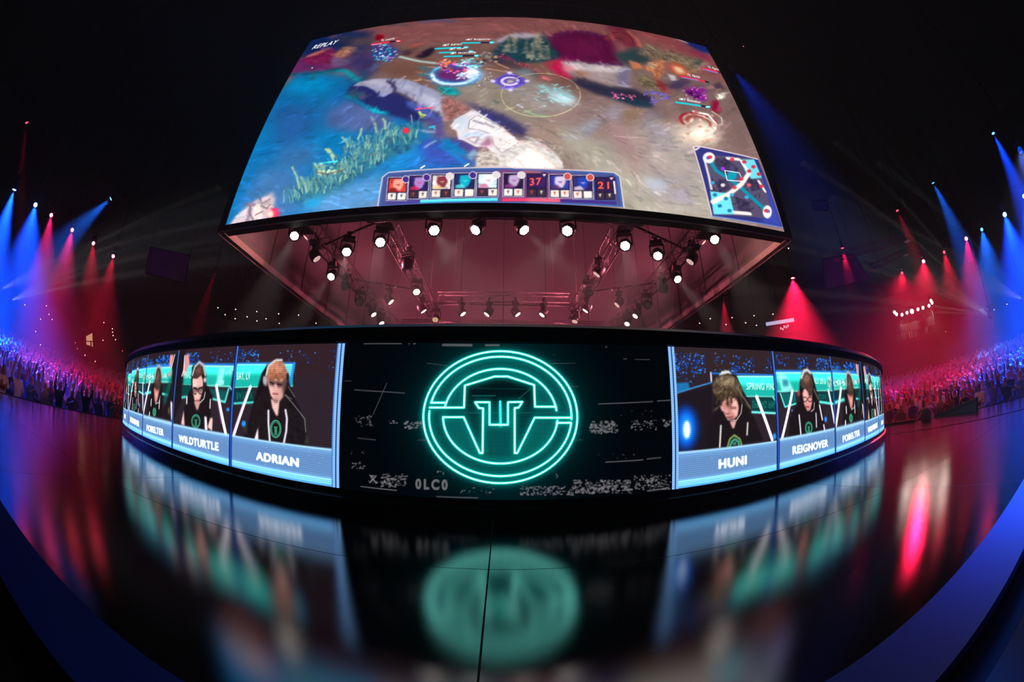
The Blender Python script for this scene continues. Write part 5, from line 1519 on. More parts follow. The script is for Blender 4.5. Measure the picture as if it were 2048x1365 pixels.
# ---------------------------------------------------------------- centre: glowing teal emblem on black
def paint_logo():
    c = Canvas(560, 250, uv_led(-PH0, PH0), (1, 3, 6))
    Z = zt(680, 640, 3.103); F, L, E = c.fill, c.line, c.ell
    cx, cy_ = 995, 605
    def ring(rx, ry, t0=0.0, t1=2 * math.pi, n=80, ox=0, oy=0): return Z([(cx + ox + rx * math.cos(t), cy_ + oy + ry * math.sin(t)) for t in np.linspace(t0, t1, n)])
    F(ring(640, 560)[:-1], (0, 16, 20), 40, 1)
    F(ring(500, 430)[:-1], (0, 52, 54), 22, 1)
    F(ring(470, 400)[:-1], (4, 70, 70), 8, .9)
    F(ring(380, 310)[:-1], (2, 46, 48), 10, .8)
    F(Z([(760, 400), (1000, 340), (1220, 400), (1220, 540), (760, 540)]), (1, 14, 18), 8, .9)
    F(Z([(650, 500), (760, 330), (1000, 300), (1240, 350), (1330, 540), (1220, 540), (1200, 400), (990, 350), (775, 405), (770, 540)]), (6, 84, 82), 5, .8)
    F(Z([(640, 620), (770, 620), (880, 830), (1090, 830), (1210, 620), (1340, 640), (1290, 800), (1100, 890), (900, 890), (720, 800)]), (6, 92, 88), 6, .8)
    F(Z([(890, 520), (930, 520), (930, 650), (1045, 650), (1045, 520), (1085, 550), (1085, 830), (890, 830)]), (4, 76, 76), 4, .8)
    strokes = [
        ring(478, 410), ring(442, 376, math.radians(-166), math.radians(2)), ring(442, 366, math.radians(6), math.radians(186)),
        ring(352, 300, math.radians(-168), math.radians(-8), oy=0),
        ring(355, 288, math.radians(4), math.radians(180)),
        Z([(565, 515), (650, 515)]), Z([(556, 545), (770, 545), (775, 408), (960, 352), (1040, 352), (1205, 405), (1210, 540), (1340, 540)]),
        Z([(640, 605), (768, 605), (868, 828), (885, 828), (888, 550), (862, 548), (838, 512), (928, 512), (928, 652), (1042, 652), (1042, 512), (1132, 510), (1108, 546), (1084, 548), (1084, 828), (1100, 828), (1208, 608), (1432, 608)]),
        Z([(1345, 640), (1432, 640)]), Z([(994, 508), (996, 650)]),
    ]
    for s_ in strokes: L(s_, 12, (0, 150, 140), 5, .55)
    for s_ in strokes: L(s_, 4.0, (60, 330, 300), .7, .95)
    for s_ in strokes[:-1]: L(s_, 2.0, (270, 360, 345), .4, .95)
    for y in (338, 655, 890, 970, 1012): L(Z([(990, y + 8), (1004, y + 8)]), 2.4, (40, 190, 176), .5, .8)
    L(Z([(820, 425), (1180, 430)]), 1, (20, 100, 100), .5, .6); L(Z([(820, 472), (965, 472)]), 1.4, (40, 150, 146), .5, .7); L(Z([(1110, 490), (1180, 430)]), 1.2, (30, 130, 120), .5, .7)
    L(Z([(770, 577), (1400, 575)]), 1, (40, 140, 140), .5, .6)
    GR = (104, 102, 106)
    # stray grey glitch marks left and right
    for pts, w in (([(150, 148), (380, 148)], 2), ([(640, 156), (815, 158)], 5), ([(905, 158), (985, 158)], 4), ([(90, 435), (400, 455)], 1.6), ([(205, 590), (290, 395)], 1.2), ([(130, 1035), (350, 1060)], 2.4), ([(600, 1098), (855, 1106)], 2), ([(1605, 523), (1940, 508)], 1.8), ([(1970, 504), (2048, 500)], 1.8), ([(1650, 884), (1880, 870)], 2.2), ([(1905, 864), (1990, 856)], 2), ([(1910, 1062), (2040, 1046)], 3), ([(1830, 246), (1920, 248)], 1), ([(1760, 242), (1780, 243)], 1), ([(480, 748), (560, 748)], 1), ([(1400, 748), (1505, 746)], 1), ([(1350, 415), (1476, 415)], 1), ([(540, 270), (700, 290)], .8), ([(1300, 272), (1460, 270)], .8), ([(30, 380), (70, 380)], 1), ([(110, 735), (220, 745)], 1.2)):
        L(Z(pts), w, GR, .4, .7)
    for x0, y0, x1, y1, n, s_ in ((90, 590, 200, 660, 30, 3), (300, 615, 350, 640, 8, 3), (395, 625, 505, 670, 46, 4), (70, 880, 150, 920, 22, 3), (600, 935, 640, 955, 8, 3), (1545, 625, 1715, 700, 120, 4), (1800, 620, 1960, 680, 50, 3), (1995, 615, 2048, 660, 22, 3.5), (420, 120, 540, 155, 10, 2), (1115, 1030, 1440, 1085, 130, 3.4), (1440, 990, 1800, 1075, 220, 4), (1820, 960, 2048, 1050, 130, 3.4), (250, 955, 410, 1035, 100, 3.6), (170, 960, 230, 1015, 16, 2.6), (1330, 950, 1350, 980, 6, 2.4), (1730, 560, 1960, 600, 6, 2), (60, 810, 150, 830, 5, 2.4), (1560, 830, 1900, 860, 7, 2), (740, 1040, 960, 1080, 20, 2.4), (1640, 150, 1660, 180, 3, 2), (1320, 200, 1335, 260, 4, 1.5)):
        for k in range(n):
            x, y = random.uniform(x0, x1), random.uniform(y0, y1)
            w_ = random.uniform(.6, 1.5) * s_; h_ = random.uniform(.5, 1.0) * s_
            (px, py), = Z([(x, y)])
            F([(px, py), (px + w_, py), (px + w_, py + h_), (px, py + h_)], GR, .2, random.uniform(.35, .9))
    c.text('0LC0', *Z([(468, 1052), (668, 1060)]), Z([(468, 985)])[0], (112, 110, 114), .05, .8)
    c.text('X', *Z([(178, 1012), (232, 1018)]), Z([(178, 962)])[0], (120, 118, 122), .02, .8)
    return c


lg = paint_logo()
PIC_LOGO = picture_material('emblem_picture', 1.35, dots=(250, 112, .42))
me = grid_mesh('emblem_panel', lg.w, lg.h, lambda u, v: np.stack([RD * np.sin((u * 2 - 1) * PH0), -RD * np.cos((u * 2 - 1) * PH0), ZB + v * (ZT - ZB)], -1), lg.colors(), PIC_LOGO, True)
o = bpy.data.objects.new('emblem_panel', me)
COL.objects.link(o); o.parent = led_wall
o['label'] = 'black LED panel with a glowing teal round helmet emblem'

# ================================================================ moving head lights
M['lens_rim'] = mat('lens_rim', (14, 13, 14), 0.3, spec=0.6)
LENS = {
    'white': emit('lens_white', (255, 243, 235), 9.0),
    'glow': emit('lens_glow', (255, 225, 215), 2.2),
    'dim': emit('lens_dim', (255, 205, 195), 0.9, False),
    'off': emit('lens_faint', (150, 110, 110), 0.12, False),
    'gold': emit('lens_gold', (255, 215, 150), 0.8, False),
    'red': emit('lens_red', (255, 60, 84), 60.0),
    'red_small': emit('lens_red_small', (255, 40, 60), 12.0),
    'blue': emit('lens_blue', (70, 130, 255), 70.0),
    'blue_small': emit('lens_blue_small', (60, 130, 255), 14.0),
    'blue_dim': emit('lens_blue_dim', (0, 70, 235), 0.9, False),
    'beam': emit('lens_beam', (220, 235, 255), 14.0),
}
HEX = [(0, 0)] + [(math.cos(k * math.pi / 3) * .5, math.sin(k * math.pi / 3) * .5) for k in range(6)] + \
      [(math.cos((k + .5) * math.pi / 6) * (.93 if k % 2 else .88), math.sin((k + .5) * math.pi / 6) * (.93 if k % 2 else .88)) for k in range(12)]


def fixture_meshes():
    r = empty('moving_head_light')
    mb = LMB(); mb.box(-.05, .05, -.03, .03, -.06, .10); mb.tube((-.09, 0, .07), (.09, 0, .07), .035, 8)
    mb.build('clamp', M['housing'], r)
    mb = LMB(); mb.box(-.17, .17, -.11, .11, -.16, -.06)
    mb.build('base', M['housing'], r, bevel=.02)
    mb = LMB(); mb.box(-.20, .20, -.05, .05, -.205, -.165); mb.box(-.20, -.165, -.05, .05, -.47, -.205); mb.box(.165, .20, -.05, .05, -.47, -.205)
    mb.build('yoke', M['housing'], r, bevel=.012)
    mb = LMB()
    mb.lathe([(.002, .17), (.09, .165), (.13, .12), (.155, .02), (.16, -.10), (.155, -.135), (.14, -.14), (.002, -.125)], (0, 0, 0), 20)
    mb.tube((-.18, 0, 0), (.18, 0, 0), .03, 8)
    h = mb.build('head', [M['housing']], r, smooth=True)
    h.location = (0, 0, -.43)
    mb = LMB()
    for x, y in HEX:
        mb.lathe([(.0235, -.140), (.019, -.148), (.001, -.151)], (x * .104, y * .104, 0), 8)
    l = mb.build('lens', [LENS['white']], h)
    return r


PROTO = fixture_meshes()
LENS_MESH = {}
for k_, m_ in LENS.items():
    me_ = [c for c in [h for h in PROTO.children if h.name.startswith('head')][0].children][0].data.copy()
    me_.materials.clear(); me_.materials.append(m_)
    LENS_MESH[k_] = me_
PROTO_USED = False


def spot_light(parent, power, rgb, cone, blend, radius, energy_name='beam'):
    ld = bpy.data.lights.new(energy_name, 'SPOT')
    ld.energy = power
    ld.color = tuple(rgb)
    ld.spot_size = math.radians(cone)
    ld.spot_blend = blend
    ld.shadow_soft_size = radius
    lo = bpy.data.objects.new(energy_name, ld)
    COL.objects.link(lo)
    lo.parent = parent
    lo.location = (0, 0, -.16)
    return lo


def fixture(head_pos, aim, lens, label, group, scale=1.0, hang=None):
    """head_pos: where the lamp head sits; aim: point it looks at; hang: height of the ceiling its pole reaches"""
    global PROTO_USED
    head_pos, aim = Vector(tuple(map(float, head_pos))), Vector(tuple(map(float, aim)))
    d = (aim - head_pos).normalized()
    t = math.acos(max(-1, min(1, -d.z)))
    p = math.atan2(-d.x, d.y)
    r = PROTO if not PROTO_USED else copy_tree(PROTO)
    PROTO_USED = True
    r.location = head_pos + Vector((0, 0, .43 * scale))
    r.rotation_euler = (0, 0, p)
    r.scale = (scale,) * 3
    h = [c for c in r.children if c.name.startswith('head')][0]
    h.rotation_euler = (t, 0, 0)
    ln = [c for c in h.children if c.type == 'MESH'][0]
    ln.data = LENS_MESH[lens]
    tag(r, label, 'stage light', group)
    if hang is not None:
        top = (hang - r.location.z) / scale
        mb = LMB(); mb.tube((0, 0, .11), (0, 0, top), .03, 6); mb.tube((-.45, 0, .07), (.45, 0, .07), .028, 8)
        mb.build('hanging_pole', M['dark'], r)
    return r, h


ORD = ['first', 'second', 'third', 'fourth', 'fifth', 'sixth', 'seventh', 'eighth', 'ninth', 'tenth', 'eleventh', 'twelfth']
PENDING = []          # lamps of copied lights are added once all copies exist


def lamp(h, power, rgb, cone, blend=.35, radius=.1): PENDING.append((h, power, rgb, cone, blend, radius))


# --- under the video box: positions read off the photo on the plane of the trusses
ZH = 4.98
WHT = (1.0, .80, .76)
PNK = (1.0, .19, .29)
box_lights = [
    # px, py, lens, aim (dx, dy) from the lamp at stage height, label
    (591, 468, 'white', (1.5, -3.5), 'bright white lamp nearest the left corner of the video box'),
    (694, 500, 'white', (1.6, -3.5), 'bright white lamp on the front slanting pipe at left'),
    (761, 482, 'white', (1.6, -4.5), 'bright white lamp at the front of the left inner truss'),
    (866, 458, 'white', (2.2, -4.2), 'bright lamp on the front cross truss, leftmost of its four'),
    (957, 455, 'white', (-2.6, -2.6), 'bright lamp on the front cross truss, second of four from left'),
    (1042, 455, 'white', (2.8, -2.4), 'bright lamp on the front cross truss, third of four from left'),
    (1137, 459, 'white', (-2.2, -4.2), 'bright lamp on the front cross truss, rightmost of its four'),
    (1250, 489, 'white', (-1.6, -4.5), 'bright white lamp at the front of the right inner truss'),
    (1315, 508, 'white', (-1.6, -3.5), 'bright white lamp on the front slanting pipe at right'),
    (1427, 476, 'white', (-1.5, -4.0), 'bright white lamp nearest the right corner of the video box'),
    (1352, 555, 'white', (.2, -4.0), 'bright white lamp midway along the right outer truss'),
    (665, 550, 'white', (.2, -4.0), 'bright white lamp midway along the left outer truss'),
    (832, 580, 'glow', (1.2, -2.2), 'glowing lamp two thirds back on the left inner truss'),
    (629, 511, 'dim', (2.5, .5), 'edge-on lamp on left outer truss between the two bright ones'),
    (691, 571, 'off', (1.0, .8), 'dark lamp on left outer truss just behind its bright lamp'),
    (720, 602, 'off', (.5, -3.0), 'unlit lamp with dotted lens far along the left outer truss'),
    (744, 625, 'glow', (2.6, -.6), 'edge-on lamp near the rear end of the left outer truss'),
    (761, 642, 'glow', (1.8, -.8), 'edge-on lamp last on the left outer truss, at the wall rim'),
    (814, 529, 'off', (.4, 1.0), 'dark lamp midway along the left inner truss'),
    (777, 599, 'glow', (3.0, .3), 'edge-on lamp on the rear slanting pipe at left'),
    (843, 617, 'glow', (2.2, .4), 'edge-on lamp at the rear left truss corner'),
    (922, 623, 'glow', (2.2, -.5), 'edge-on lamp under the rear cross truss, leftmost'),
    (978, 624, 'glow', (-2.2, -.5), 'edge-on lamp under the rear cross truss, second from left'),
    (871, 636, 'gold', (.4, -3.5), 'golden lit lamp dome just above the wall rim'),
    (1385, 517, 'dim', (-2.5, .5), 'edge-on lamp on right outer truss between the two bright ones'),
    (1327, 577, 'off', (-1.0, .8), 'dark lamp on right outer truss just behind its bright lamp'),
    (1294, 608, 'off', (-.5, -3.0), 'unlit lamp with dotted lens far along the right outer truss'),
    (1274, 628, 'glow', (-2.6, -.6), 'edge-on lamp near the rear end of the right outer truss'),
    (1256, 644, 'glow', (-1.8, -1.4), 'lamp last on the right outer truss, at the wall rim'),
    (1199, 542, 'dim', (-2.4, .6), 'edge-on lamp midway along the right inner truss'),
    (1178, 582, 'off', (-.6, -3.2), 'unlit lamp with dotted lens on the right inner truss'),
    (1175, 616, 'glow', (-2.2, .4), 'edge-on lamp at the rear right truss corner'),
    (1239, 605, 'dim', (-3.0, .3), 'edge-on lamp on the rear slanting pipe at right'),
    (1151, 638, 'dim', (-1.0, -.9), 'flat lit lamp low at the right, just above the wall rim'),
    (1031, 624, 'glow', (2.2, -.5), 'edge-on lamp under the rear cross truss, third from left'),
    (1088, 625, 'glow', (-2.2, -.5), 'edge-on lamp under the rear cross truss, rightmost'),
]
for px, py, ln, (dx, dy), lb in box_lights:
    q = at_z(px, py, ZH + (.09 if px in (591, 1427) else 0))
    r, h = fixture(q, (q[0] + dx, q[1] + dy, 0.6 if ln in ('white', 'gold') else ZH - 3.0), ln, lb, 'moving heads under the video box')
    if ln == 'white':
        lamp(h, BOXP, WHT, 15, .5, .08)

# pink wash pars added on the trusses to light the cloth and steel
def added_par(pos, aim, label, power, rgb, cone):
    pos, aim = Vector(tuple(map(float, pos))), Vector(tuple(map(float, aim)))
    d = (aim - pos).normalized()
    r = empty('added_wash_light', pos)
    tag(r, label, 'stage light', 'wash lights added on the trusses')
    mb = LMB(); mb.tube(-d * .16, d * .10, .075, 14, .095); mb.build('can', M['housing'], r, smooth=True)
    mb = LMB(); mb.disc(d * .101, d, .085, 16); mb.build('lens', WASH_LENS, r)
    mb = LMB(); mb.tube((0, 0, 0), (0, 0, .30), .02, 6); mb.build('bracket', M['housing'], r)
    ld = bpy.data.lights.new('wash', 'SPOT'); ld.energy = power; ld.color = rgb; ld.spot_size = math.radians(cone); ld.spot_blend = 1.0; ld.shadow_soft_size = .1
    lo = bpy.data.objects.new('wash', ld); COL.objects.link(lo); lo.parent = r
    lo.location = d * .12
    lo.rotation_euler = d.to_track_quat('-Z', 'Y').to_euler()
    return r


WASH_LENS = emit('added_wash_lens', (255, 90, 110), .35, False)
for s_, nm in ((-1, 'left'), (1, 'right')):
    added_par((s_ * 4.95, -4.6, ZTR - .34), (-s_ * 7.2, -2.4, 6.6), 'added pink wash light on the ' + nm + ' outer truss, nearest the screen', WASHP * 4.5, PNK, 140)
    added_par((s_ * 4.95, -6.0, ZTR - .34), (s_ * 7.4, -6.5, 5.4), 'added pink wash light on the ' + nm + ' outer truss, at its front end', WASHP * .3, (1.0, .42, .36), 120)
    added_par((s_ * 4.95, -0.9, ZTR - .34), (-s_ * 7.2, 1.0, 6.6), 'added pink wash light on the ' + nm + ' outer truss, farther back', WASHP * 3.5, PNK, 140)
    added_par((s_ * 2.6, 2.95, ZTR - .34), (s_ * 3.6, 7.0, 8.0), 'added pink wash light on the farthest truss, ' + nm + ' half', WASHP * .7, PNK, 140)

# ================================================================ far rig: coloured moving heads round the hall
RED = (1.0, .008, .065)
MAG = (1.0, .02, .22)
BLU = (.004, .055, 1.0)
CYB = (.01, .14, 1.0)
DBL = (.0, .05, 1.0)
rig = [
    # px, py, dist, lens, beam foot (px, py, dist), power, colour, cone, label
    (54, 241, 26, 'red_small', (50, 520, 26), 9e+03, RED, 14, 'small red lamp highest at far left, above the blue lamps'),
    (31, 373, 24, 'blue', (-30, 720, 25), 5.02e+05, BLU, 46, 'bright blue lamp nearest the left picture edge'),
    (72, 406, 25, 'blue', (40, 760, 19), 3.36e+05, BLU, 42, 'bright blue lamp just right of the leftmost blue one'),
    (225, 395, 24, 'blue_small', (80, 540, 25), 7.8e+04, CYB, 34, 'smaller blue lamp high at left, beam slanting to the left'),
    (103, 428, 30, 'red', (85, 770, 20), 1.06e+05, MAG, 24, 'red lamp first from the left in the falling row of four'),
    (145, 458, 31, 'red', (110, 780, 20), 1.06e+05, MAG, 24, 'red lamp second from the left in the falling row of four'),
    (187, 485, 32, 'red', (190, 790, 20), 5.66e+04, RED, 20, 'red lamp third from the left in the falling row of four'),
    (227, 511, 33, 'red', (195, 790, 21), 5.66e+04, RED, 20, 'red lamp fourth from the left in the falling row of four'),
    (430, 545, 36, 'red_small', (400, 640, 38), 9e+03, RED, 24, 'small red lamp left of the video box corner'),
    (1463, 135, 10.5, 'blue_dim', (1640, 420, 16), 1.12e+04, DBL, 40, 'blue dotted lamp close beside the right edge of the big screen'),
    (1984, 262, 22, 'blue_small', (2080, 520, 22), 1.82e+05, BLU, 30, 'blue lamp highest at right'),
    (1864, 362, 26, 'blue_small', (1960, 600, 28), 9e+04, CYB, 30, 'blue lamp at right, alone below the highest one'),
    (2008, 425, 24, 'blue', (2060, 740, 19), 2.8e+05, BLU, 46, 'bright blue lamp low at right, largest of the right blue ones'),
    (2047, 388, 24, 'blue', (2100, 700, 20), 2.8e+05, BLU, 56, 'blue lamp cut by the right picture edge'),
    (1963, 457, 28, 'blue_small', (1995, 760, 20), 1.19e+05, CYB, 36, 'small blue lamp between a red and the largest blue lamp at right'),
    (1932, 475, 30, 'red', (1950, 760, 21), 9.06e+04, MAG, 28, 'red lamp rightmost of the right hand reds'),
    (1888, 503, 31, 'red_small', (1920, 770, 21), 6.48e+04, RED, 26, 'small red lamp between two brighter reds at right'),
    (1847, 521, 32, 'red', (1835, 800, 21), 7.56e+04, RED, 40, 'bright red lamp above the far platform with its lamp row'),
    (1804, 545, 33, 'red_small', (1780, 800, 22), 4.32e+04, RED, 52, 'small red lamp just left of the bright red one at right'),
    (1793, 418, 29, 'red_small', (1835, 520, 29), 1.8e+04, RED, 26, 'small red lamp high at right over the blue lit truss'),
    (1684, 493, 30, 'red_small', (1700, 570, 30), 1.44e+04, RED, 26, 'small red lamp above the hanging banner at right'),
    (1585, 552, 30, 'red', (1600, 760, 30), 1.78e+05, RED, 74, 'brightest red lamp right of the video box corner'),
    (1446, 597, 34, 'red_small', (1455, 690, 36), 4.03e+04, RED, 34, 'small red lamp low beside the right rim of the video box'),
]
for px, py, ds, ln, ft, pw, col, cone, lb in rig:
    q = at_d(px, py, ds)
    sc_ = .75 if ds < 12 else (1.0 if 'small' in ln else 1.25)
    r, h = fixture(q, at_d(*ft), ln, lb, 'coloured lamps round the hall', scale=sc_, hang=25.99)
    lamp(h, pw * RIGP, col, cone, 1.0, .12)

# --- fans of thin white beams from the balcony front
fans = [
    (20, 603, 30, [(120, 560), (150, 552), (170, 530), (185, 508), (140, 575), (195, 560), (160, 590), (120, 530)], 'white fan lamp low at far left, beams fanning to the right'),
    (0, 580, 31, [(90, 540), (120, 528), (150, 500), (110, 550)], 'white fan lamp at the left picture edge, above the other fan'),
    (1980, 632, 27, [(1865, 545), (1885, 530), (1850, 565), (1845, 590), (1905, 520), (1850, 612), (1925, 515), (1860, 580), (1840, 625)], 'white fan lamp low at far right, beams fanning to the left'),
    (2046, 600, 31, [(1960, 565), (1970, 545), (1990, 530), (1950, 592), (1965, 580)], 'white fan lamp at the right picture edge, above the other fan'),
]
for px, py, ds, ends, lb in fans:
    q = at_d(px, py, ds)
    aim = np.mean([at_d(x, y, ds + 2) for x, y in ends], axis=0)
    r, h = fixture(q, aim, 'beam', lb, 'white fan lamps at the hall sides', hang=25.99)
    PENDING.append((h, FANP * .09, (.80, .88, 1.0), 26, 1.0, .03, (Vector(tuple(np.mean([at_d(x, y, ds + 2) for x, y in ends], axis=0) - q))).normalized()))
    for i, (x, y) in enumerate(ends):
        e = at_d(x, y, ds + 2)
        dd = Vector(tuple(e - q)).normalized()
        PENDING.append((h, FANP * (1.0 if i % 2 else .6), ((.85, .9, 1.0), (1.0, .8, .85), (.6, .8, 1.0), (1.0, .85, .6))[i % 4], 1.3 + .9 * (i % 3), .9, .03, dd))

# ================================================================ crowd in the side stands
SKIN = [mat('skin_a', (205, 160, 138), .5), mat('skin_b', (150, 108, 88), .5)]
HAIR = mat('dark_hair', (34, 26, 22), .7)
SHIRTS = [mat('shirt_grey', (150, 150, 154), .9), mat('shirt_white', (235, 235, 238), .9), mat('shirt_black', (30, 30, 33), .9), mat('shirt_red', (170, 70, 66), .9), mat('shirt_blue', (80, 104, 180), .9)]

POSES = {
    'hands_down': [((.20, .02, 1.16), (.23, .12, 1.02)), ((-.20, .02, 1.16), (-.23, .12, 1.02))],
    'arms_up': [((.27, .03, 1.62), (.24, .06, 1.88)), ((-.27, .03, 1.62), (-.22, .06, 1.86))],
    'clapping': [((.27, .16, 1.20), (.06, .34, 1.34)), ((-.27, .16, 1.20), (-.06, .34, 1.34))],
    'one_arm_up': [((.28, .02, 1.58), (.26, .08, 1.84)), ((-.24, .05, 1.16), (-.16, .24, 1.06))],
    'arms_folded': [((.26, .08, 1.16), (.02, .22, 1.20)), ((-.26, .08, 1.16), (-.02, .22, 1.18))],
}


def person_mesh(pose, shirt, skin, sub=1):
    V = [(0, 0, .95), (0, -.01, 1.18), (0, 0, 1.40), (0, .015, 1.50), (0, .03, 1.60), (0, .02, 1.74),
         (.10, 0, .90), (.11, .02, .50), (.11, 0, .08), (.11, .13, .03), (-.10, 0, .90), (-.11, .02, .50), (-.11, 0, .08), (-.11, .13, .03),
         (.18, 0, 1.40), (-.18, 0, 1.40)]
    Rr = [(.15, .11), (.16, .11), (.15, .10), (.055, .055), (.085, .10), (.07, .085), (.085, .085), (.06, .06), (.042, .045), (.04, .03), (.085, .085), (.06, .06), (.042, .045), (.04, .03), (.065, .065), (.065, .065)]
    E = [(0, 1), (1, 2), (2, 3), (3, 4), (4, 5), (0, 6), (6, 7), (7, 8), (8, 9), (0, 10), (10, 11), (11, 12), (12, 13), (2, 14), (2, 15)]
    for s0, (el, ha) in zip((14, 15), POSES[pose]):
        k = len(V)
        V += [el, ha, tuple(ha[i] + (ha[i] - el[i]) * .35 for i in range(3))]
        Rr += [(.045, .045), (.033, .033), (.038, .022)]
        E += [(s0, k), (k, k + 1), (k + 1, k + 2)]
    me = bpy.data.meshes.new('person_frame')
    me.from_pydata(V, E, [])
    ob = bpy.data.objects.new('person_frame', me)
    COL.objects.link(ob)
    ob.modifiers.new('s', 'SKIN')
    for i, r in enumerate(Rr):
        me.skin_vertices[0].data[i].radius = r
        me.skin_vertices[0].data[i].use_root = (i == 0)
    if sub:
        md = ob.modifiers.new('u', 'SUBSURF'); md.levels = sub; md.render_levels = sub
    dg = bpy.context.evaluated_depsgraph_get()
    out = bpy.data.meshes.new_from_object(ob.evaluated_get(dg))
    bpy.data.objects.remove(ob)
    bpy.data.meshes.remove(me)
    out.materials.clear()
    for x in (shirt, skin, HAIR, SHIRTS[2]): out.materials.append(x)
    hands = [Vector(h) for _, h in POSES[pose]]
    for p in out.polygons:
        c = p.center
        mi = 0
        if c.z > 1.48 and abs(c.x) < .14 and abs(c.y) < .2: mi = 2 if (c.z > 1.70 or (c.y < .0 and c.z > 1.56)) else 1
        elif any((c - h).length < .16 for h in hands): mi = 1
        elif c.z < .92: mi = 3
        p.material_index = mi
        p.use_smooth = True
    out.name = 'person'
    return out


pose_names = list(POSES)
NEARM = [[person_mesh(p, SHIRTS[j], SKIN[(i + j) % 2]) for j in range(5)] for i, p in enumerate(pose_names)]
FARM = [person_mesh(p, SHIRTS[(2 * i) % 5], SKIN[i % 2], 0) for i, p in enumerate(pose_names)]


def stand_step(r): return 13.2 + r * .9, -1.2 + r * .098


def az_of(x, y): return math.degrees(math.atan2(x - CAM[0], y - CAM[1]))


for s_, nm in ((-1, 'left'), (1, 'right')):
    seats = []
    st = MB()
    prof_x = []
    for r in range(23):
        X, Z = stand_step(r)
        st.box(min(s_ * (X - .45), s_ * (X + .449)), max(s_ * (X - .45), s_ * (X + .449)), -16, 16, -1.19, Z)
        y = CAM[1] + X * .10
        y1 = CAM[1] + X * .74
        while y < y1:
            seats.append((r, s_ * (X + random.uniform(-.14, .14)), y + random.uniform(-.05, .05), Z))
            y += random.uniform(.56, .70)
    struct(st.build('floor', M['arena_dark']))
    # nearest rows as single people
    seats.sort(key=lambda q: math.hypot(q[1] - CAM[0], q[2] - CAM[1]))
    near, far = seats[:150], seats[150:]
    for r, x, y, z in near:
        o = bpy.data.objects.new('person', random.choice(random.choice(NEARM)))
        COL.objects.link(o)
        o.location = (x, y, z)
        o.rotation_euler = (0, 0, math.atan2(x - 0, -(y + 6)) + random.uniform(-.4, .4))
        k = random.uniform(.93, 1.04)
        o.scale = (k, k, k)
        a = abs(az_of(x, y))
        if a > 72: w = 'person in the front rows of the %s stand, in blue light' % nm
        elif a > 65: w = 'person in the front rows of the %s stand, where blue turns red' % nm
        else: w = 'person in front rows of the %s stand, in red light beside the wall' % nm
        tag(o, w, 'person', w.replace('person', 'people', 1))
    vs, fs, ms = [], [], []
    off = 0
    cache = []
    for me in FARM:
        a = np.empty(len(me.vertices) * 3); me.vertices.foreach_get('co', a)
        cache.append((a.reshape(-1, 3), [tuple(p.vertices) for p in me.polygons], [p.material_index for p in me.polygons]))
    for r, x, y, z in far:
        k = random.randrange(len(cache))
        a, f, mi = cache[k]
        t = math.atan2(x, -(y + 6)) + random.uniform(-.4, .4)
        c, sn = math.cos(t), math.sin(t)
        q = a @ np.array([[c, sn, 0], [-sn, c, 0], [0, 0, 1]]) * random.uniform(.93, 1.05) + np.array([x, y, z])
        vs.append(q)
        fs += [tuple(i + off for i in ff) for ff in f]
        sh = random.choice((3, 3, 3, 0, 4, 5, 6))
        ms += [sh if m_ == 0 else m_ for m_ in mi]
        off += len(a)
    me = bpy.data.meshes.new('crowd')
    me.from_pydata(np.concatenate(vs).tolist(), [], fs)
    for x in (SHIRTS[0], SKIN[0], HAIR, SHIRTS[2], SHIRTS[1], SHIRTS[3], SHIRTS[4]): me.materials.append(x)
    me.polygons.foreach_set('material_index', ms)
    o = bpy.data.objects.new('crowd', me)
    COL.objects.link(o)
    tag(o, 'rest of the crowd filling the upper rows of the %s stand' % nm, 'crowd', None, 'stuff')
    # low barriers in front of the first row
    for i in range(9):
        y = -13.5 + i * 1.9
        X = s_ * 12.2
        b = empty('crowd_barrier', (X, y, -1.2))
        tag(b, 'black crowd barrier before the %s stand, %s along from the near end' % (nm, ORD[i]), 'barrier', 'barriers before the %s stand' % nm)
        fr = MB()
        for zz in (-.15, -1.05): fr.tube((X, y, zz), (X, y + 1.82, zz), .022, 6)
        for yy in (y, y + 1.82): fr.tube((X, yy, -1.2), (X, yy, -.15), .022, 6)
        fr.build('frame', M['dark'], b)
        br = MB()
        for k in range(1, 13): br.tube((X, y + k * .14, -1.05), (X, y + k * .14, -.15), .009, 5)
        br.build('bars', M['dark'], b)

# ================================================================ things in the far hall
# small house lamps on the balcony soffit
LAMPDOT = emit('house_lamp', (255, 215, 205), 3.0, False)
REDDOT = emit('exit_lamp', (255, 110, 90), 1.6, False)


def dot(px, py, dist, label, group, m=LAMPDOT, r=.055):
    q = at_d(px, py, dist)
    t = empty('house_lamp', q)
    tag(t, label, 'lamp', group)
    MB().ball(q, r, 8).build('bulb', m, t, smooth=True)
    mb = MB(); mb.lathe([(.02, .16), (r * 1.5, .10), (r * 1.7, .02), (r * 1.5, .02), (.02, .12)], q, 10)
    rr = math.hypot(q[0], q[1] + 8.0)
    zt_ = 25.99 if rr < 38 else 9.2 + (rr - 38.0) / 3.0 - .01
    mb.tube((q[0], q[1], q[2] + .14), (q[0], q[1], zt_), .01, 5)
    mb.build('shade', M['dark'], t)


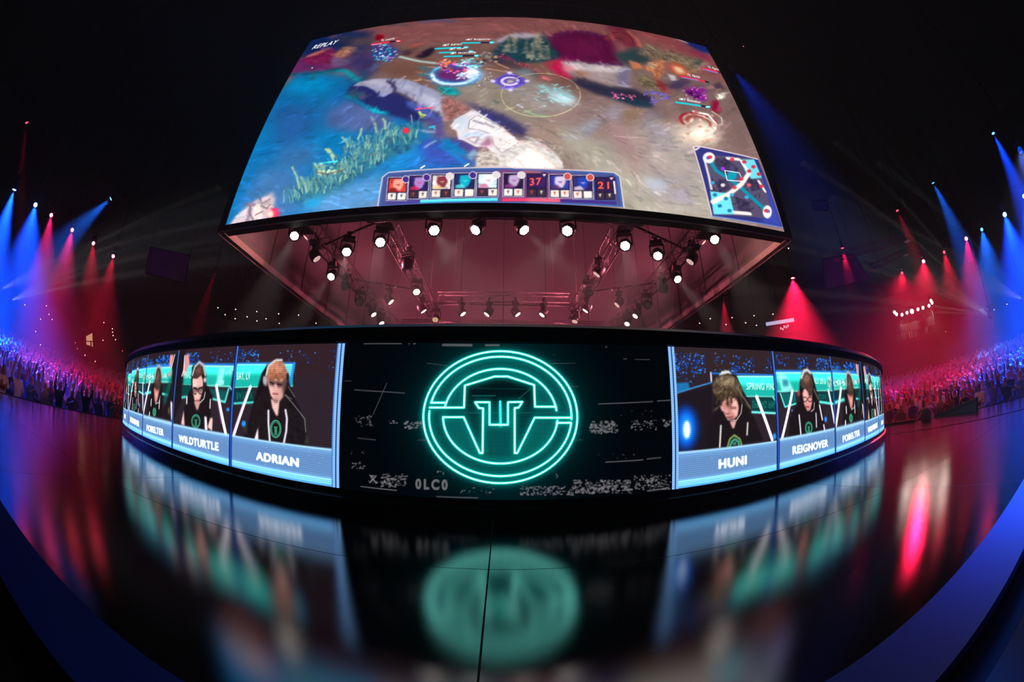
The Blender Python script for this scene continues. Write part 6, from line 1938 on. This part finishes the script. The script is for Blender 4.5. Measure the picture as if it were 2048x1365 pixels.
L1 = [(955, 760), (1025, 828), (1128, 776), (1123, 867), (1240, 849), (1334, 797), (1335, 889), (1425, 868), (1547, 819), (1553, 912), (1742, 832), (1911, 911), (1975, 828)]
for i, (x, y) in enumerate(L1):
    dot(240 + x / 4.876, 460 + y / 4.876, 37, 'tiny white house lamp %s from left under the balcony, left of the box' % (ORD + ['thirteenth'])[i], 'house lamps under the balcony')
L2 = [(143, 1092), (253, 1138), (344, 1099), (478, 1149), (530, 1091), (645, 1135), (717, 1074), (738, 1156), (878, 1061)]
for i, (x, y) in enumerate(L2):
    dot(1340 + x / 4.265, 380 + y / 4.265, 37, 'tiny white house lamp %s from left under the balcony, right of the box' % ORD[i], 'house lamps under the balcony')
L3 = [(222, 45), (413, 53), (436, 129), (464, 175), (318, 282), (362, 172), (360, 400), (925, 203), (1001, 258), (1003, 288), (1007, 318), (1029, 355), (916, 360), (836, 427), (672, 382), (690, 435), (757, 493), (848, 548), (1090, 455)]
for i, (x, y) in enumerate(L3):
    dot(x / 4.452, 600 + y / 4.452, 35 + .25 * (i % 5), 'tiny lamp on dark wall over left crowd, %s' % ['leftmost, by the fan lamp', 'in a group of five, top one', 'in a group of five, second down', 'in a group of five, third down', 'alone low at far left', 'in a group of five, left one', 'just above the crowd at far left', 'above the lit window', 'top of a short row of four', 'second of a short row of four', 'third of a short row of four', 'lowest of a short row of four', 'right beside the lit window', 'at the lower corner of the lit window', 'left of the lit window', 'lower left of the lit window', 'just above the crowd under the window', 'low over the crowd, right of the window', 'beside the edge of the LED wall'][i],
        'lamps on the left wall', LAMPDOT if i not in (14, 15, 18) else REDDOT, .045)
for i, (x, y) in enumerate([(872, 470), (1428, 222), (1312, 272), (1735, 352)]):
    if i < 3:
        dot(1700 + x / 4.549, 560 + y / 4.549, 34, 'tiny lamp at far right, %s' % ['below the far platform', 'right of the fan lamp', 'just above the fan lamp'][i], 'lamps on the right wall', LAMPDOT if i else REDDOT, .045)
dot(1487, 93, 16, 'tiny red lamp in the dark right of the big screen top', 'lamps on the right wall', REDDOT, .03)
dot(1577, 497, 30, 'tiny white lamp right of the video box corner', 'lamps on the right wall', LAMPDOT, .05)


def slab(corners_px, dist, thick, name, label, cat, m, parts=True):
    """a hanging panel whose face corners were read from the photo at one distance"""
    P = [Vector(tuple(at_d(x, y, dist))) for x, y in corners_px]
    c = sum(P, Vector()) / 4
    t = empty(name, c)
    tag(t, label, cat)
    n = (P[1] - P[0]).cross(P[3] - P[0]).normalized()
    if n.dot(Vector(tuple(CAM)) - c) < 0: n = -n
    mb = MB()
    mb.add(P + [p - n * thick for p in P], [(0, 1, 2, 3), (7, 6, 5, 4), (0, 4, 5, 1), (1, 5, 6, 2), (2, 6, 7, 3), (3, 7, 4, 0)])
    mb.build('panel', m, t)
    fr = MB()
    for i in range(4): fr.bar(P[i] - n * thick * .5, P[(i + 1) % 4] - n * thick * .5, .10, thick * 1.2)
    fr.build('frame', M['dark'], t)
    w = MB()
    for i in sorted(range(4), key=lambda i: -P[i].z)[:2]: w.tube(P[i], (P[i].x, P[i].y, 25.98), .015, 5)
    w.build('wires', M['dark'], t)
    return t, n


M['banner'] = mat('grey_screen_cloth', (120, 110, 120), .9, spec=.05)
slab([(301, 495), (379, 512), (369, 565), (291, 545)], 30, .12, 'hanging_banner', 'dim blank banner hanging in the dark left of the video box', 'banner', M['banner'])
slab([(1645, 519), (1706, 508), (1737, 558), (1652, 578)], 30, .12, 'hanging_banner', 'dim banner with a blue lit edge hanging right of the video box', 'banner', M['banner'])
slab([(1624, 401), (1655, 401), (1655, 420), (1627, 419)], 26, .1, 'hanging_banner', 'small dim panel hanging high right of the video box', 'banner', M['banner'])

# blue lit catwalk truss at right
P = at_d(1672, 514, 27); Q = at_d(1812, 476, 27)
truss(P, Q, .45, 'blue lit catwalk truss in the dark at upper right', .8, 25.98, 'catwalk trusses at right')
P = at_d(1740, 535, 28); Q = at_d(1810, 505, 28)
truss(P, Q, .35, 'second blue lit catwalk truss just below the first at upper right', .8, 25.98, 'catwalk trusses at right')

# lit suite window over the left crowd
sw = [(758 / 4.452, 600 + 318 / 4.452), (826 / 4.452, 600 + 280 / 4.452), (832 / 4.452, 600 + 432 / 4.452), (762 / 4.452, 600 + 410 / 4.452)]
P = [Vector(tuple(at_d(x, y, 34))) for x, y in sw]
c = sum(P, Vector()) / 4
t = empty('suite_window', c)
tag(t, 'small warm lit suite window in the dark wall over the left crowd', 'window')
n = (P[1] - P[0]).cross(P[3] - P[0]).normalized()
if n.dot(Vector(tuple(CAM)) - c) < 0: n = -n
MB().add(P, [(0, 1, 2, 3)]).build('pane', emit('suite_glow', (222, 165, 128), .8, False), t)
fr = MB()
for i in range(4): fr.bar(P[i], P[(i + 1) % 4], .10, .2)
fr.build('frame', M['dark'], t)
ln_ = MB(); a, b = P[0].lerp(P[3], .55), P[1].lerp(P[2], .62)
ln_.bar(a + n * .05, b + n * .05, .06, .06); ln_.bar(P[1].lerp(P[0], .3).lerp(P[2].lerp(P[3], .3), .55) + n * .05, P[2].lerp(P[3], .3) + n * .05, .12, .05)
ln_.build('mullion', M['dark'], t)
bk = MB(); bk.add([p - n * .05 for p in P] + [p - n * 3 for p in P], [(0, 4, 5, 1), (1, 5, 6, 2), (2, 6, 7, 3), (3, 7, 4, 0), (4, 5, 6, 7)])
bk.build('back_box', M['dark'], t)

# far platform at right with a row of lamps and four people in white
pc = at_d(1828, 655, 38)
pl = empty('far_platform', (pc[0], pc[1], pc[2] - .5))
tag(pl, 'small high platform at right holding four people under a lamp row', 'platform')
A_, B_ = Vector(tuple(at_d(1787, 664, 38))), Vector(tuple(at_d(1868, 641, 38)))
dv = (B_ - A_).normalized(); nv = dv.cross(Vector((0, 0, 1)))
nv = nv if nv.dot(Vector(tuple(CAM)) - A_) > 0 else -nv
mb = MB(); mb.bar(A_, B_, .12, .7); mb.build('parapet', M['arena_dark'], pl)
mb = MB()
zt = Vector((0, 0, -.85))
fl = [A_ + zt, B_ + zt, B_ + zt - nv * 2.2, A_ + zt - nv * 2.2]
mb.add(fl + [p + Vector((0, 0, -.12)) for p in fl], [(0, 1, 2, 3), (7, 6, 5, 4), (0, 4, 5, 1), (1, 5, 6, 2), (2, 6, 7, 3), (3, 7, 4, 0)])
mb.build('platform_floor', M['arena_dark'], pl)
for q in (A_, B_, A_ - nv * 2.0, B_ - nv * 2.0):
    MB().tube(q + zt, (q.x, q.y, 25.98), .04, 6).build('hanger', M['dark'], pl)
SH_W = mat('white_suit', (225, 220, 222), .8)
for i, (px, py) in enumerate([(1804, 653), (1817, 645), (1830, 641), (1848, 636)]):
    hd = at_d(px, py, 38.9)
    me = person_mesh(['hands_down', 'clapping', 'hands_down', 'arms_folded'][i], SH_W, SKIN[0])
    o = bpy.data.objects.new('person', me)
    COL.objects.link(o)
    zf = A_.z + (B_.z - A_.z) * ((px - 1787) / 81.0) - .85
    o.location = (hd[0], hd[1], zf)
    o.rotation_euler = (0, 0, math.atan2(hd[0] - CAM[0], -(hd[1] - CAM[1])))
    tag(o, 'person in white on the far platform, %s from the left' % ORD[i], 'person', 'people on the far platform')
lamp_px = [(1789, 625), (1793, 629), (1804, 630), (1814, 626), (1824, 623), (1836, 619), (1846, 616), (1858, 612), (1864, 606), (1862, 602)]
lr_ = MB()
lq = [Vector(tuple(at_d(x, y, 37.6))) + Vector((0, 0, .41)) for x, y in lamp_px]
for u_, v_ in zip([A_ + Vector((0, 0, 2.0))] + lq, lq + [B_ + Vector((0, 0, 2.1))]): lr_.tube(u_, v_, .03, 6)
lr_.build('lamp_rail', M['dark'], pl)
BLIND = emit('blinder_glow', (255, 238, 224), 50.0)
for i, (px, py) in enumerate(lamp_px):
    q = Vector(tuple(at_d(px, py, 37.6)))
    d = (Vector(tuple(CAM)) - q).normalized()
    t = empty('flood_lamp', q)
    tag(t, 'round white flood lamp over the far platform, %s from the left' % ORD[i], 'lamp', 'flood lamps over the far platform')
    r_ = .125 if i != 4 else .19
    MB().disc(q + d * .05, d, r_, 14).build('lens', BLIND, t)
    MB().tube(q - d * .25, q + d * .049, r_ * .7, 14, r_ * 1.1).build('can', M['dark'], t)
    MB().tube(q, (q.x, q.y, q.z + .38), .02, 5).build('bracket', M['dark'], t)
    if i in (2, 4, 7):
        ld = bpy.data.lights.new('flood', 'SPOT'); ld.energy = 1800; ld.color = (1, .86, .8); ld.spot_size = math.radians(70); ld.spot_blend = .8; ld.shadow_soft_size = .15
        lo = bpy.data.objects.new('flood', ld); COL.objects.link(lo); lo.parent = t
        d2 = (Vector((0, 0, -1)) - nv * .75).normalized()
        lo.location = d * .1
        lo.rotation_euler = d2.to_track_quat('-Z', 'Y').to_euler()

# slanting white light bar and a small monitor under it, low at right
A_, B_ = Vector(tuple(at_d(1532, 649, 36))), Vector(tuple(at_d(1588, 640, 36)))
t = empty('light_bar', (A_ + B_) / 2)
tag(t, 'slanting bluish white light bar low in the red haze at right', 'lamp')
MB().bar(A_, B_, .22, .26).build('tube', emit('bar_glow', (205, 205, 245), .85, False), t)
mb = MB(); u_ = Vector((0, 0, .22)); mb.bar(A_ + u_, B_ + u_, .3, .12)
for k in range(6): q = A_.lerp(B_, (k + .5) / 6); mb.bar(q + u_, q + u_ * 2.6, .22, .22)
mb.tube((A_ + B_) / 2 + u_, ((A_ + B_) / 2).to_2d().to_3d() + Vector((0, 0, 25.98)), .04, 6)
mb.build('housing', M['dark'], t)
q = Vector(tuple(at_d(1569, 656, 36)))
t = empty('monitor', q)
tag(t, 'tiny bright monitor just below the slanting light bar', 'monitor')
d = (Vector(tuple(CAM)) - q); d.z = 0; d.normalize(); a = d.cross(Vector((0, 0, 1)))
mb = MB(); mb.bar(q - a * .45, q + a * .45, .08, .62); mb.tube(q - d * .05, (q[0] - d[0] * .05, q[1] - d[1] * .05, q[2] + .42), .025, 6); mb.build('housing', M['dark'], t)
mb = MB()
for k in range(5):
    u_ = a * (-.36 + k * .18) + d * .05 + Vector((0, 0, random.uniform(-.12, .12)))
    mb.add([q + u_ + a * -.07 + Vector((0, 0, -.1)), q + u_ + a * .07 + Vector((0, 0, -.1)), q + u_ + a * .07 + Vector((0, 0, .1)), q + u_ + a * -.07 + Vector((0, 0, .1))], [(0, 1, 2, 3)])
mb.build('screen', emit('monitor_glow', (235, 215, 225), .7, False), t)

# low grey partition at the right stage side
A_ = [at_x(1953, 799, 9.75), at_x(1871, 829, 9.75)]
yb0, yb1 = A_[0][1], A_[1][1]
t = empty('side_partition', (9.75, yb0, -1.2))
tag(t, 'low blue grey partition beside the right edge of the stage', 'partition')
M['partition'] = mat('partition_grey', (150, 165, 190), .7)
zt0 = A_[0][2]
mb = MB(); mb.add([(9.7, yb0, -1.2), (9.7, yb1, -1.2), (9.7, yb1, .02), (9.7, yb0, zt0), (9.85, yb0, -1.2), (9.85, yb1, -1.2), (9.85, yb1, .02), (9.85, yb0, zt0)],
                  [(3, 2, 1, 0), (4, 5, 6, 7), (0, 1, 5, 4), (1, 2, 6, 5), (2, 3, 7, 6), (3, 0, 4, 7)])
mb.build('panel', M['partition'], t)
mb = MB(); mb.bar((9.77, yb0, zt0 + .02), (9.77, yb1, .04), .2, .04); mb.build('cap', M['partition'], t)
mb = MB(); mb.tube((9.78, yb1 + .35, -1.2), (9.78, yb1 + .35, .1), .16, 14); mb.ball((9.78, yb1 + .35, .1), .16, 10); mb.build('bollard', M['partition'], t)
t = empty('deck_edge_rail', (9.47, yb1 + .6, .0))
tag(t, 'thin blue lit rail along the right edge of the stage by the LED wall', 'rail')
MB().bar((9.47, yb1 + .6, .03), (9.47, -5.0, .03), .06, .05).build('bar', M['partition'], t)
MB().bar((9.47, yb1 + .6, -.6), (9.47, yb1 + .6, .03), .05, .05).build('end_post', M['partition'], t)

# lamps' light is added last so that no copy carries another lamp's beam
for e in PENDING:
    h, pw, col, cone, bl, rad = e[:6]
    lo = spot_light(h, pw, col, cone, bl, rad)
    if len(e) > 6:
        bpy.context.view_layer.update()
        dl = (h.matrix_world.to_3x3().inverted() @ e[6]).normalized()
        lo.rotation_euler = dl.to_track_quat('-Z', 'Y').to_euler()
# blue side lamp added only to light the stage edge strip
for px_, py_, pw, col, aim in ((2040, 300, EDGEP, (.0, .12, 1.0), (3.1, -14.2, 0)),):
    q = at_d(px_, py_, 14 if px_ > 1000 else 16)
    r, h = fixture(q, aim, 'blue_dim', 'added blue lamp at the %s picture edge aimed at the stage front' % ('right' if px_ > 1000 else 'left'), 'coloured lamps round the hall', hang=25.99)
    spot_light(h, pw, col, 9, 1.0, .2)
